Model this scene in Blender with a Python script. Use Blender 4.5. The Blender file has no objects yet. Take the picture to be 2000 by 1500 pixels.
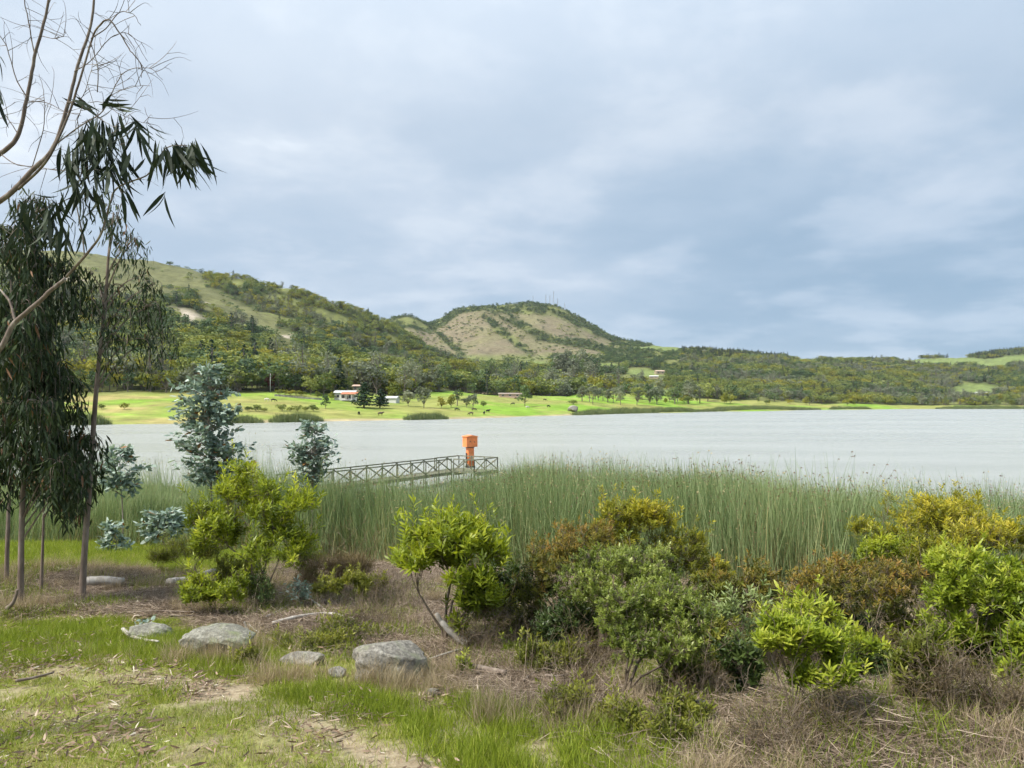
import bpy, math, random
import numpy as np
R = math.radians
rng = np.random.default_rng(7)
random.seed(7)
sc = bpy.context.scene
col = sc.collection

# ------------------------------------------------------------------ camera
F, CX, HY, CZ = 1450.0, 1000.0, 787.0, 6.0      # focal length in photo pixels, centre, horizon row, eye height over the lake
cam_d = bpy.data.cameras.new('camera')
cam = bpy.data.objects.new('camera', cam_d); col.objects.link(cam)
cam_d.sensor_fit = 'HORIZONTAL'; cam_d.sensor_width = 36.0
cam_d.lens = 36.0 * F / 2000.0
cam_d.shift_y = (HY - 750.0) / 2000.0
cam_d.clip_start = 0.1; cam_d.clip_end = 12000
cam.location = (0, 0, CZ); cam.rotation_euler = (R(90), 0, 0)
sc.camera = cam

# ------------------------------------------------------------------ sky, sun, exposure
SUN_EL, SUN_AZ = 52.0, -118.0      # azimuth from +Y towards +X (negative: left, a little behind the camera)
w = bpy.data.worlds.new('World'); sc.world = w; w.use_nodes = True
nt = w.node_tree; N = nt.nodes; L = nt.links; N.clear()
def nd(tree, t, **kw):
    n = tree.nodes.new(t)
    for k, v in kw.items():
        setattr(n, k, v)
    return n
def mth(tree, op, a, b=None, c=None, clamp=False):
    n = nd(tree, 'ShaderNodeMath', operation=op, use_clamp=clamp)
    for i, v in enumerate((a, b, c)):
        if v is None: continue
        if isinstance(v, (int, float)): n.inputs[i].default_value = v
        else: tree.links.new(v, n.inputs[i])
    return n.outputs[0]
def mixc(tree, f, a, b, mode='MIX'):
    n = nd(tree, 'ShaderNodeMix', data_type='RGBA', blend_type=mode)
    for s, v in ((n.inputs[0], f), (n.inputs[6], a), (n.inputs[7], b)):
        if isinstance(v, (int, float)): s.default_value = v
        elif isinstance(v, (tuple, list)): s.default_value = (*v[:3], 1)
        else: tree.links.new(v, s)
    return n.outputs[2]
def ramp(tree, f, stops, interp='LINEAR'):
    n = nd(tree, 'ShaderNodeValToRGB'); n.color_ramp.interpolation = interp
    e = n.color_ramp.elements
    while len(e) < len(stops): e.new(0.5)
    for el, (p, c) in zip(e, stops):
        el.position = p; el.color = (*c[:3], 1) if isinstance(c, (tuple, list)) else (c, c, c, 1)
    if f is not None: tree.links.new(f, n.inputs[0])
    return n.outputs[0]
def noise(tree, vec, scale, detail=4, rough=0.55, dist=0.0):
    n = nd(tree, 'ShaderNodeTexNoise'); n.inputs['Scale'].default_value = scale
    n.inputs['Detail'].default_value = detail; n.inputs['Roughness'].default_value = rough
    n.inputs['Distortion'].default_value = dist
    if vec is not None: tree.links.new(vec, n.inputs['Vector'])
    return n.outputs[0]
STR = 0.1
geo = nd(nt, 'ShaderNodeTexCoord')
sky = nd(nt, 'ShaderNodeTexSky', sky_type='NISHITA', sun_disc=False)
sky.sun_elevation = R(SUN_EL); sky.sun_rotation = R(SUN_AZ)
sky.air_density = 1.0; sky.dust_density = 1.5; sky.altitude = 2600
sep = nd(nt, 'ShaderNodeSeparateXYZ'); L.new(geo.outputs['Generated'], sep.inputs[0])
zc = mth(nt, 'MAXIMUM', sep.outputs[2], 0.0)
den = mth(nt, 'ADD', zc, 0.16)
comb = nd(nt, 'ShaderNodeCombineXYZ')
L.new(mth(nt, 'DIVIDE', sep.outputs[0], den), comb.inputs[0]); L.new(mth(nt, 'DIVIDE', sep.outputs[1], den), comb.inputs[1])
comb.inputs[2].default_value = 9.1
n1 = noise(nt, comb.outputs[0], 0.62, 7, 0.55, 0.1)      # big cloud masses on a flat cloud deck
n2 = noise(nt, comb.outputs[0], 1.9, 8, 0.56, 0.12)         # tufts
mass = ramp(nt, n1, [(0.34, 0.0), (0.66, 1.0)], 'EASE')
tuft = ramp(nt, n2, [(0.44, 0.0), (0.68, 1.0)], 'EASE')
side = mth(nt, 'MULTIPLY_ADD', sep.outputs[0], -0.85, 0.45, clamp=True)   # the deck thins towards the sun side
elev = ramp(nt, zc, [(0.0, 0.0), (0.10, 0.28), (0.32, 0.74), (1.0, 1.0)])
t = mth(nt, 'ADD', mth(nt, 'MULTIPLY', mass, 0.34), mth(nt, 'MULTIPLY', tuft, 0.26))
t = mth(nt, 'ADD', t, mth(nt, 'MULTIPLY', side, 0.34))
t = mth(nt, 'ADD', t, mth(nt, 'MULTIPLY', elev, 0.20), clamp=True)
cl = ramp(nt, t, [(0.06, (0.098, 0.146, 0.196)), (0.34, (0.156, 0.197, 0.243)), (0.60, (0.204, 0.237, 0.276)), (0.84, (0.248, 0.275, 0.306)), (1.0, (0.32, 0.342, 0.366))])
clb = nd(nt, 'ShaderNodeVectorMath', operation='SCALE'); L.new(cl, clb.inputs[0])
bright = ramp(nt, zc, [(0.0, 1.0), (0.35, 1.06), (1.0, 1.8)])
L.new(mth(nt, 'MULTIPLY', bright, 1.0 / STR), clb.inputs['Scale'])
skym = mixc(nt, 0.95, sky.outputs[0], clb.outputs[0])
bg = nd(nt, 'ShaderNodeBackground'); L.new(skym, bg.inputs[0]); bg.inputs[1].default_value = STR
wo = nd(nt, 'ShaderNodeOutputWorld'); L.new(bg.outputs[0], wo.inputs[0])

sun_d = bpy.data.lights.new('sun', 'SUN'); sun_d.energy = 2.3; sun_d.angle = R(10); sun_d.color = (1.0, 0.95, 0.86)
sun = bpy.data.objects.new('sun', sun_d); col.objects.link(sun)
sun.rotation_euler = (R(90 - SUN_EL), 0, R(180 - SUN_AZ))
sc.view_settings.view_transform = 'Standard'; sc.view_settings.look = 'None'
sc.view_settings.exposure = 1.52; sc.view_settings.gamma = 1.0; sc.view_settings.use_curve_mapping = False
sc.cycles.max_bounces = 4; sc.cycles.diffuse_bounces = 2; sc.cycles.glossy_bounces = 2; sc.cycles.transmission_bounces = 2; sc.cycles.transparent_max_bounces = 4
sc.cycles.use_adaptive_sampling = True; sc.cycles.adaptive_threshold = 0.03; sc.cycles.volume_bounces = 0

# ------------------------------------------------------------------ helpers
def nrm(v):
    return v / np.maximum(np.linalg.norm(v, axis=-1, keepdims=True), 1e-9)
def _hash(i, j, s):
    n = (i * 374761393 + j * 668265263 + s * 1442695041) & 0xFFFFFFFF
    n = ((n ^ (n >> 13)) * 1274126177) & 0xFFFFFFFF
    return ((n ^ (n >> 16)) & 0xFFFF) / 65535.0
def vnoise(x, y, s=0):
    x = np.asarray(x, float); y = np.asarray(y, float)
    i = np.floor(x).astype(np.int64); j = np.floor(y).astype(np.int64)
    fx = x - i; fy = y - j
    fx = fx * fx * (3 - 2 * fx); fy = fy * fy * (3 - 2 * fy)
    a = _hash(i, j, s); b = _hash(i + 1, j, s); c = _hash(i, j + 1, s); d = _hash(i + 1, j + 1, s)
    return (a * (1 - fx) + b * fx) * (1 - fy) + (c * (1 - fx) + d * fx) * fy
def fbm(x, y, oct=4, s=0):
    v = 0; a = 0.5; t_ = 0
    for k in range(oct):
        v = v + a * vnoise(x * 2 ** k + 17.3 * k, y * 2 ** k - 9.1 * k, s + k); t_ += a; a *= 0.5
    return v / t_
def sstep(a, b, x):
    t_ = np.clip((np.asarray(x, float) - a) / (b - a), 0, 1)
    return t_ * t_ * (3 - 2 * t_)

class MB:
    """collects geometry for ONE mesh object"""
    def __init__(self): self.v = []; self.f = []; self.t = []; self.n = 0; self.m = []
    def add(self, V, faces, tint=0.5, mi=0):
        V = np.asarray(V, float).reshape(-1, 3)
        for f in (faces if isinstance(faces, list) else [faces]):
            f = np.asarray(f)
            if f.size: self.f.append(f + self.n); self.m.append(mi)
        tt = np.empty(len(V)); tt[:] = tint
        self.v.append(V); self.t.append(tt); self.n += len(V)
    def mesh(self, name, mats, smooth=False):
        me = bpy.data.meshes.new(name)
        V = np.concatenate(self.v).astype(np.float32)
        lt = np.concatenate([np.full(len(f), f.shape[1]) for f in self.f]).astype(np.int32)
        lv = np.concatenate([f.ravel() for f in self.f]).astype(np.int32)
        mi = np.concatenate([np.full(len(f), m) for f, m in zip(self.f, self.m)]).astype(np.int32)
        me.vertices.add(len(V)); me.vertices.foreach_set('co', V.ravel())
        me.loops.add(len(lv)); me.loops.foreach_set('vertex_index', lv)
        me.polygons.add(len(lt))
        me.polygons.foreach_set('loop_start', (np.cumsum(lt) - lt).astype(np.int32))
        me.polygons.foreach_set('material_index', mi)
        me.polygons.foreach_set('use_smooth', np.full(len(lt), smooth))
        a = me.attributes.new('tint', 'FLOAT', 'POINT'); a.data.foreach_set('value', np.concatenate(self.t).astype(np.float32))
        me.update(calc_edges=True)
        for m in (mats if isinstance(mats, (list, tuple)) else [mats]): me.materials.append(m)
        return me
    def build(self, name, mats, parent=None, smooth=False, **tags):
        o = bpy.data.objects.new(name, self.mesh(name, mats, smooth)); col.objects.link(o)
        if parent is not None: o.parent = parent
        tag(o, **tags)
        return o
def tag(o, label=None, cat=None, group=None, kind=None):
    if label: o['label'] = label
    if cat: o['category'] = cat
    if group: o['group'] = group
    if kind: o['kind'] = kind
    return o
def empty(name, loc, label=None, cat=None, group=None, rz=0.0):
    o = bpy.data.objects.new(name, None); col.objects.link(o)
    o.location = tuple(float(c) for c in loc); o.rotation_euler = (0, 0, rz); o.empty_display_size = 0.2
    return tag(o, label, cat, group)
def copy_tree(o, parent=None):
    c = o.copy(); col.objects.link(c); c.parent = parent
    for ch in list(o.children): copy_tree(ch, c)
    return c
BOXF = np.array([[0, 3, 2, 1], [4, 5, 6, 7], [0, 1, 5, 4], [1, 2, 6, 5], [2, 3, 7, 6], [3, 0, 4, 7]])
def box(mb, c, s, rz=0.0, tint=0.5, mi=0):
    h = np.array(s) / 2.0
    V = np.array([[-1, -1, -1], [1, -1, -1], [1, 1, -1], [-1, 1, -1], [-1, -1, 1], [1, -1, 1], [1, 1, 1], [-1, 1, 1]]) * h
    ca, sa = math.cos(rz), math.sin(rz)
    V = V @ np.array([[ca, sa, 0], [-sa, ca, 0], [0, 0, 1]]) + np.array(c)
    mb.add(V, BOXF, tint, mi)
def bar(mb, a, b, wd, ht, tint=0.5):
    a = np.array(a, float); b = np.array(b, float); d = nrm(b - a)
    up = np.array([0, 0, 1.0]) if abs(d[2]) < 0.95 else np.array([0, 1.0, 0])
    s = nrm(np.cross(d, up)); u = np.cross(s, d)
    V = []
    for p in (a, b):
        for i, j in ((-1, -1), (1, -1), (1, 1), (-1, 1)): V.append(p + s * i * wd / 2 + u * j * ht / 2)
    mb.add(np.array(V), BOXF, tint)
def tubes(mb, P, r, sides=5, tint=0.5, cap=True):
    """P: (M,N,3) centre lines, r: (M,N) radii -> tubes"""
    P = np.asarray(P, float); M_, n = P.shape[:2]
    r = np.broadcast_to(np.asarray(r, float), (M_, n))
    T = np.empty_like(P); T[:, 1:-1] = P[:, 2:] - P[:, :-2]; T[:, 0] = P[:, 1] - P[:, 0]; T[:, -1] = P[:, -1] - P[:, -2]
    T = nrm(T)
    ref = np.where(np.abs(nrm(P[:, -1] - P[:, 0])[:, 2:3]) > 0.8, np.array([[1.0, 0.13, 0]]), np.array([[0.05, 0.1, 1.0]]))
    S = nrm(np.cross(T, ref[:, None, :])); U = np.cross(S, T)
    a = np.arange(sides) * 2 * math.pi / sides
    V = P[:, :, None, :] + r[:, :, None, None] * (np.cos(a)[None, None, :, None] * S[:, :, None, :] + np.sin(a)[None, None, :, None] * U[:, :, None, :])
    idx = np.arange(M_ * n * sides).reshape(M_, n, sides)
    A = idx[:, :-1]; B = idx[:, 1:]
    q = np.stack([A, np.roll(A, -1, 2), np.roll(B, -1, 2), B], -1).reshape(-1, 4)
    fs = [q]
    if cap and sides > 3: fs += [idx[:, -1, :].reshape(M_, sides), idx[:, 0, ::-1].reshape(M_, sides)]
    tt = np.repeat(np.broadcast_to(np.asarray(tint, float), (M_,)), n * sides)
    mb.add(V.reshape(-1, 3), fs, tt)
def curve(pts, n=12):
    """Catmull-Rom through pts, n samples per span"""
    p = np.array(pts, float); p = np.vstack([2 * p[0] - p[1], p, 2 * p[-1] - p[-2]])
    out = []
    for i in range(1, len(p) - 2):
        t_ = np.linspace(0, 1, n, endpoint=False)[:, None]
        a, b, c, d = p[i - 1], p[i], p[i + 1], p[i + 2]
        out.append(0.5 * (2 * b + (c - a) * t_ + (2 * a - 5 * b + 4 * c - d) * t_ ** 2 + (3 * b - a - 3 * c + d) * t_ ** 3))
    out.append(p[-2][None]); return np.vstack(out)
PROF = {'lance': ([0, .38, .72, 1], [.12, 1, .72, .03]), 'sickle': ([0, .3, .68, 1], [.2, 1, .7, .04]),
        'oval': ([0, .32, .7, 1], [.3, 1, .9, .12]), 'blade': ([0, .55, 1], [1, .75, .06]), 'diamond': ([0, .45, 1], [.08, 1, .05])}
def leaves(mb, base, d, ln, wd, kind='lance', bend=0.25, tint=0.5, nr=None, sag=0.0):
    """strips of leaf: base (M,3), direction d, length, width; bend curves along the normal, sag pulls the tip down"""
    base = np.asarray(base, float); d = nrm(np.asarray(d, float)); M_ = len(base)
    if M_ == 0: return
    ln = np.broadcast_to(np.asarray(ln, float), (M_,)); wd = np.broadcast_to(np.asarray(wd, float), (M_,))
    if nr is None: nr = rng.normal(size=(M_, 3)) + np.array([0, 0, 0.8])
    s = nrm(np.cross(d, nr)); nn = np.cross(s, d)
    ts, ws = PROF[kind]; ts = np.array(ts); ws = np.array(ws)
    b = np.broadcast_to(np.asarray(bend, float), (M_,))
    c = base[:, None] + d[:, None] * (ts[None, :, None] * ln[:, None, None]) + nn[:, None] * (b * ln)[:, None, None] * (ts ** 2)[None, :, None] * -1
    if np.any(sag): c[:, :, 2] -= (np.broadcast_to(sag, (M_,)) * ln)[:, None] * (ts ** 2)[None]
    hw = 0.5 * wd[:, None] * ws[None]
    V = np.stack([c - s[:, None] * hw[..., None], c + s[:, None] * hw[..., None]], 2)
    k = len(ts); idx = np.arange(M_ * k * 2).reshape(M_, k, 2)
    q = np.stack([idx[:, :-1, 0], idx[:, :-1, 1], idx[:, 1:, 1], idx[:, 1:, 0]], -1).reshape(-1, 4)
    mb.add(V.reshape(-1, 3), q, np.repeat(np.broadcast_to(np.asarray(tint, float), (M_,)), k * 2))

# photo pixel + distance -> point in the place
def at(px, py, d): return np.array([(px - CX) / F * d, d, CZ + (HY - py) / F * d])
def z_at(py, d): return CZ + (HY - py) / F * d

# ------------------------------------------------------------------ materials
def mat(name):
    m = bpy.data.materials.new(name); m.use_nodes = True
    m.node_tree.nodes.clear(); return m, m.node_tree
def finish(tree, sh):
    o = nd(tree, 'ShaderNodeOutputMaterial'); tree.links.new(sh, o.inputs[0])
def princ(tree, colr, rough=0.7, spec=0.3, normal=None):
    p = nd(tree, 'ShaderNodeBsdfPrincipled')
    if isinstance(colr, (tuple, list)): p.inputs['Base Color'].default_value = (*colr[:3], 1)
    else: tree.links.new(colr, p.inputs['Base Color'])
    if isinstance(rough, (int, float)): p.inputs['Roughness'].default_value = rough
    else: tree.links.new(rough, p.inputs['Roughness'])
    p.inputs['Specular IOR Level'].default_value = spec
    if normal is not None: tree.links.new(normal, p.inputs['Normal'])
    return p.outputs[0]
def bump(tree, h, strength=0.3, dist=0.02):
    b = nd(tree, 'ShaderNodeBump'); b.inputs['Strength'].default_value = strength; b.inputs['Distance'].default_value = dist
    tree.links.new(h, b.inputs['Height']); return b.outputs[0]
def attr(tree, name, vec=False):
    a = nd(tree, 'ShaderNodeAttribute'); a.attribute_name = name
    return a.outputs['Color' if vec else 'Fac']
def leaf_mat(name, stops, transl=0.35, rough=0.5, spec=0.3, inst=0.0):
    m, t_ = mat(name)
    f = attr(t_, 'tint')
    if inst:
        oi = nd(t_, 'ShaderNodeObjectInfo')
        f = mth(t_, 'ADD', f, mth(t_, 'MULTIPLY_ADD', oi.outputs['Random'], 2 * inst, -inst), clamp=True)
    c = ramp(t_, f, stops)
    p = princ(t_, c, rough, spec)
    tr = nd(t_, 'ShaderNodeBsdfTranslucent')
    t_.links.new(mixc(t_, 0.55, c, (1.0, 1.0, 0.35), 'MULTIPLY'), tr.inputs[0])
    mx = nd(t_, 'ShaderNodeMixShader'); mx.inputs[0].default_value = transl
    t_.links.new(p, mx.inputs[1]); t_.links.new(tr.outputs[0], mx.inputs[2])
    finish(t_, mx.outputs[0]); return m
def bark_mat(name, c0, c1, scale=9.0, c2=None):
    m, t_ = mat(name)
    tc = nd(t_, 'ShaderNodeTexCoord'); mp = nd(t_, 'ShaderNodeMapping'); mp.inputs['Scale'].default_value = (1, 1, 0.35)
    t_.links.new(tc.outputs['Object'], mp.inputs[0])
    n_ = noise(t_, mp.outputs[0], scale, 6, 0.65)
    st = [(0.3, c0), (0.65, c1)] if c2 is None else [(0.28, c0), (0.5, c1), (0.7, c2)]
    finish(t_, princ(t_, ramp(t_, n_, st), 0.85, 0.15, bump(t_, n_, 0.6, 0.01)))
    return m
def plain(name, c, rough=0.7, spec=0.3, var=0.15, scale=6.0):
    m, t_ = mat(name)
    tc = nd(t_, 'ShaderNodeTexCoord'); n_ = noise(t_, tc.outputs['Object'], scale, 5, 0.6)
    c = np.array(c)
    finish(t_, princ(t_, ramp(t_, n_, [(0.3, tuple(c * (1 - var))), (0.7, tuple(np.minimum(c * (1 + var), 1)))]), rough, spec, bump(t_, n_, 0.2, 0.01)))
    return m
# ------------------------------------------------------------------ near ground (bank sloping to the lake)
PY_ = [-40, -5, 0, 3, 5, 8, 10, 13.5, 18, 22, 25, 29, 45, 75]
PZ_ = [5.4, 4.3, 3.8, 3.57, 3.42, 3.0, 2.72, 2.3, 1.55, .68, .12, -.3, -1.1, -2.0]
def gz(x, y, rough=True):
    x = np.asarray(x, float); y = np.asarray(y, float)
    k = np.interp(x, [-30, -14, 0, 8, 30], [1.30, 1.24, 1.09, 1.0, 0.94])
    yy = y / (1 + (k - 1) * sstep(8, 22, y))
    z = sum(np.interp(yy + o, PY_, PZ_) for o in (-1.2, 0, 1.2)) / 3
    z = z + 0.30 * np.exp(-(((x - 3.4) / 1.5) ** 2 + ((y - 6.1) / 0.8) ** 2))      # heap of cut reeds at the right
    z = z + 0.25 * np.exp(-(((x + 9.5) / 2.0) ** 2 + ((y - 15.5) / 1.5) ** 2))
    if rough:
        z = z + (fbm(x * 0.7, y * 0.7, 4, 3) - 0.5) * 0.22 * sstep(-2, 9, y) + (fbm(x * 4, y * 4, 3, 9) - 0.5) * 0.05
    return z
def ghit(px, py):
    """where the line through a photo pixel meets the bank -> (x, y, z)"""
    d = np.arange(2.5, 45, 0.02)
    x = (px - CX) / F * d; z = z_at(py, d)
    i = np.argmax(gz(x, d) >= z)
    return np.array([x[i], d[i], gz(x[i], d[i])])
def proj(x, y, z): return CX + F * x / y, HY - F * (z - CZ) / y

# land cover on the bank: bare dirt track, lush grass, dry straw
TRACK = np.array([ghit(px, py)[:2] for px, py in ((-500, 1330), (-100, 1320), (120, 1318), (300, 1328), (450, 1358), (560, 1392), (660, 1440), (800, 1520))])
TRACK = np.vstack([TRACK, TRACK[-1] + (0.35, -0.9), TRACK[-1] + (0.5, -3.0)])
def seg_dist(x, y, P):
    best = np.full(np.shape(x), 1e9)
    for a, b in zip(P[:-1], P[1:]):
        ab = b - a; t_ = np.clip(((x - a[0]) * ab[0] + (y - a[1]) * ab[1]) / (ab @ ab), 0, 1)
        best = np.minimum(best, np.hypot(x - a[0] - t_ * ab[0], y - a[1] - t_ * ab[1]))
    return best
def cover_near(x, y):
    n_ = fbm(x * 1.3, y * 1.3, 4, 21); n2_ = fbm(x * 3.7, y * 3.7, 3, 31)
    td = seg_dist(x, y, TRACK)
    dirt = 0.92 * (1 - sstep(0.0, 0.52, td + (n_ - 0.5) * 1.1))
    dirt = np.maximum(dirt, 0.7 * sstep(0.54, 0.66, n2_ * 0.5 + n_ * 0.5) * (1 - sstep(0.9, 2.2, td)))
    # edge between mown grass and the dry straw belt, running from far left to near right
    px = CX + F * x / np.maximum(y, 1.0)
    edge = np.interp(px, [-400, 0, 250, 450, 600, 750, 900, 1050, 1250, 1400, 1700, 2400], [12.6, 12.2, 11.8, 10.6, 9.6, 8.6, 7.7, 6.6, 5.6, 5.0, 4.3, 4.0])
    straw = sstep(-0.7, 0.8, y - edge + (n_ - 0.5) * 2.2)
    # a green flat at the far left before the reeds
    green2 = sstep(15.5, 17.5, y + (n_ - .5) * 3) * (1 - sstep(-7.5, -5.0, x + (n_ - .5) * 3)) * (1 - sstep(27, 29, y))
    straw = straw * (1 - green2)
    dirt = dirt * (1 - straw)
    return np.clip(dirt, 0, 1), np.clip(straw, 0, 1), np.clip(green2, 0, 1)

def grid_mesh(name, X, Y, Z, m, extra=None, smooth=True):
    ny, nx = X.shape
    V = np.stack([X, Y, Z], -1).reshape(-1, 3); idx = np.arange(nx * ny).reshape(ny, nx)
    q = np.stack([idx[:-1, :-1], idx[:-1, 1:], idx[1:, 1:], idx[1:, :-1]], -1).reshape(-1, 4)
    mb = MB(); mb.add(V, q); me = mb.mesh(name, m, smooth)
    for k, a in (extra or {}).items():
        A = me.attributes.new(k, 'FLOAT_COLOR', 'POINT')
        c = np.ones((nx * ny, 4), np.float32); c[:, :3] = a.reshape(-1, 3); A.data.foreach_set('color', c.ravel())
    o = bpy.data.objects.new(name, me); col.objects.link(o); return o

m_ground, t_ = mat('bank_soil')
tc = nd(t_, 'ShaderNodeTexCoord'); P_ = tc.outputs['Object']
cv = nd(t_, 'ShaderNodeSeparateColor'); t_.links.new(attr(t_, 'cover', True), cv.inputs[0])
na = noise(t_, P_, 2.2, 6, 0.65); nb = noise(t_, P_, 14, 6, 0.7); nc = noise(t_, P_, 55, 4, 0.7)
soil = ramp(t_, nb, [(0.3, (0.17, 0.125, 0.08)), (0.52, (0.36, 0.285, 0.195)), (0.72, (0.52, 0.43, 0.315))])
turf = ramp(t_, nb, [(0.25, (0.14, 0.135, 0.045)), (0.5, (0.235, 0.25, 0.07)), (0.75, (0.31, 0.36, 0.08))])
strw = ramp(t_, nb, [(0.25, (0.06, 0.043, 0.028)), (0.5, (0.135, 0.10, 0.068)), (0.75, (0.25, 0.195, 0.135))])  # ground darkened to paint in the shaded depth between strands
litter = ramp(t_, nc, [(0.35, (0.08, 0.055, 0.035)), (0.6, (0.30, 0.22, 0.15)), (0.75, (0.45, 0.36, 0.26))])
turf = mixc(t_, ramp(t_, na, [(0.50, 0.0), (0.66, 0.65)]), turf, litter)
cc = mixc(t_, cv.outputs[0], turf, soil)
cc = mixc(t_, cv.outputs[1], cc, strw)
sm = mth(t_, 'ADD', mth(t_, 'MULTIPLY', nb, 0.6), mth(t_, 'MULTIPLY', nc, 0.5))
finish(t_, princ(t_, cc, 0.95, 0.1, bump(t_, sm, 0.9, 0.04)))

yy = np.concatenate([np.linspace(-40, 2.5, 40), 2.6 + 0.06 * np.arange(200), np.geomspace(14.7, 75, 130)])
uu = np.linspace(-1.0, 1.0, 420); uu = np.sign(uu) * np.abs(uu) ** 1.15
half = np.maximum(yy * 0.95, 6.5) + 4 + sstep(16, 60, yy) * 40 + sstep(1, -30, yy) * 50
X = uu[None, :] * half[:, None]; Y = np.repeat(yy[:, None], len(uu), 1)
Z = gz(X, Y); dm, sm_, g2 = cover_near(X, np.maximum(Y, 0.5))
ground = grid_mesh('ground', X, Y, Z, m_ground, {'cover': np.stack([dm, sm_, g2], -1)})
tag(ground, kind='structure')

# ------------------------------------------------------------------ far land: shore meadow, wooded hill, bald hill with towers
COLS = {   # photo column : (distance, photo row) of the land surface, after the shore
 -1400: (190, [(320, 765), (480, 690), (650, 600), (850, 530), (1000, 480), (1500, 540), (2600, 700), (3400, 760)]),
 -300: (190, [(310, 765), (450, 690), (650, 600), (850, 530), (1000, 480), (1400, 520), (2600, 680), (3400, 760)]),
 150: (202, [(300, 772), (450, 712), (650, 612), (850, 540), (1000, 496), (1400, 530), (2600, 700), (3400, 760)]),
 300: (212, [(310, 768), (500, 705), (700, 622), (900, 552), (1050, 514), (1400, 570), (2600, 710), (3400, 760)]),
 400: (216, [(320, 768), (510, 705), (720, 632), (900, 568), (1030, 530), (1350, 600), (2600, 715), (3400, 760)]),
 480: (221, [(320, 770), (530, 710), (730, 648), (900, 588), (1010, 547), (1300, 630), (2600, 720), (3400, 762)]),
 560: (230, [(330, 772), (540, 715), (740, 660), (900, 606), (1000, 563), (1300, 650), (2600, 720), (3400, 762)]),
 620: (240, [(340, 774), (550, 722), (745, 670), (900, 622), (1000, 580), (1280, 665), (2600, 720), (3400, 762)]),
 680: (247, [(350, 776), (560, 728), (750, 682), (900, 640), (1000, 604), (1250, 675), (1700, 672), (2600, 720), (3400, 762)]),
 740: (254, [(365, 778), (580, 736), (780, 698), (920, 658), (1010, 624), (1220, 685), (1500, 672), (1750, 632), (2000, 650), (2600, 720), (3400, 762)]),
 800: (262, [(380, 780), (600, 742), (800, 712), (950, 684), (1020, 662), (1200, 690), (1500, 660), (1750, 613), (1950, 640), (2600, 720), (3400, 762)]),
 840: (268, [(390, 780), (620, 746), (820, 722), (980, 700), (1040, 688), (1220, 700), (1500, 675), (1750, 640), (1950, 632), (2200, 660), (2600, 720), (3400, 762)]),
 890: (278, [(400, 781), (650, 748), (850, 728), (1000, 714), (1080, 708), (1250, 712), (1500, 676), (1750, 618), (1880, 602), (2200, 650), (2600, 720), (3400, 762)]),
 950: (295, [(420, 783), (700, 752), (950, 734), (1100, 724), (1250, 716), (1500, 668), (1750, 608), (1850, 594), (2200, 650), (2600, 720), (3400, 762)]),
 1050: (335, [(440, 786), (700, 760), (950, 742), (1200, 716), (1400, 696), (1600, 645), (1850, 590), (2200, 650), (2600, 720), (3400, 762)]),
 1100: (352, [(450, 787), (700, 764), (950, 742), (1200, 714), (1400, 694), (1620, 650), (1850, 602), (2200, 660), (2600, 720), (3400, 762)]),
 1150: (378, [(460, 788), (700, 766), (950, 740), (1200, 712), (1500, 680), (1700, 652), (1850, 632), (2200, 670), (2600, 720), (3400, 762)]),
 1200: (410, [(500, 788), (700, 768), (950, 742), (1200, 712), (1500, 690), (1850, 661), (2200, 690), (2600, 720), (3400, 762)]),
 1260: (440, [(520, 789), (700, 770), (950, 745), (1200, 714), (1500, 690), (1850, 672), (2300, 695), (3400, 762)]),
 1400: (520, [(600, 790), (750, 774), (950, 748), (1200, 720), (1500, 697), (1700, 690), (2200, 705), (3400, 762)]),
 1600: (650, [(740, 792), (850, 780), (1000, 758), (1300, 724), (1600, 703), (2200, 720), (3400, 762)]),
 1800: (740, [(820, 793), (930, 782), (1100, 758), (1400, 727), (1700, 710), (2000, 704), (2600, 725), (3400, 762)]),
 1900: (740, [(820, 793), (1000, 778), (1250, 748), (1500, 722), (1750, 708), (2050, 698), (2600, 725), (3400, 762)]),
 2000: (740, [(820, 793), (1000, 776), (1250, 744), (1500, 715), (1800, 698), (2100, 681), (2600, 715), (3400, 762)]),
 2300: (720, [(820, 793), (1000, 775), (1250, 742), (1500, 708), (1800, 680), (2100, 650), (2600, 700), (3400, 760)]),
 3400: (700, [(820, 793), (1000, 775), (1250, 742), (1500, 708), (1800, 680), (2100, 650), (2600, 700), (3400, 760)]),
}
CPX = np.array(sorted(COLS)); DG = np.geomspace(150, 3400, 300)
SH_ = np.array([COLS[c][0] for c in CPX])
ZC = []
for c in CPX:
    s, pts = COLS[c]
    dd = [120, s - 12, s, s + 9] + [p[0] for p in pts]; zz = [-6, -1.2, 0, 0.9] + [z_at(p[1], p[0]) for p in pts]
    ZC.append(np.interp(DG, dd, zz))
ZC = np.array(ZC)
PXF = np.concatenate([np.linspace(-1400, -110, 50), np.linspace(-100, 2100, 480), np.linspace(2115, 3400, 50)])
ZF = np.array([np.interp(PXF, CPX, ZC[:, j]) for j in range(len(DG))])      # (d, px)
def smooth_ax(A, ax, k):
    for _ in range(k):
        P = np.pad(A, [(1, 1) if i == ax else (0, 0) for i in (0, 1)], mode='edge')
        A = 0.25 * np.take(P, range(0, A.shape[ax]), ax) + 0.5 * A + 0.25 * np.take(P, range(2, A.shape[ax] + 2), ax)
    return A
SHF = np.interp(PXF, CPX, SH_)
raw = ZF.copy()
ZF = smooth_ax(smooth_ax(ZF, 1, 10), 0, 5)
keep = sstep(15, 60, DG[:, None] - SHF[None, :])
ZF = ZF * keep + raw * (1 - keep)
DF = np.repeat(DG[:, None], len(PXF), 1); XF = (PXF[None, :] - CX) / F * DF
hillw = sstep(60, 420, DF - SHF[None, :])
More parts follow.
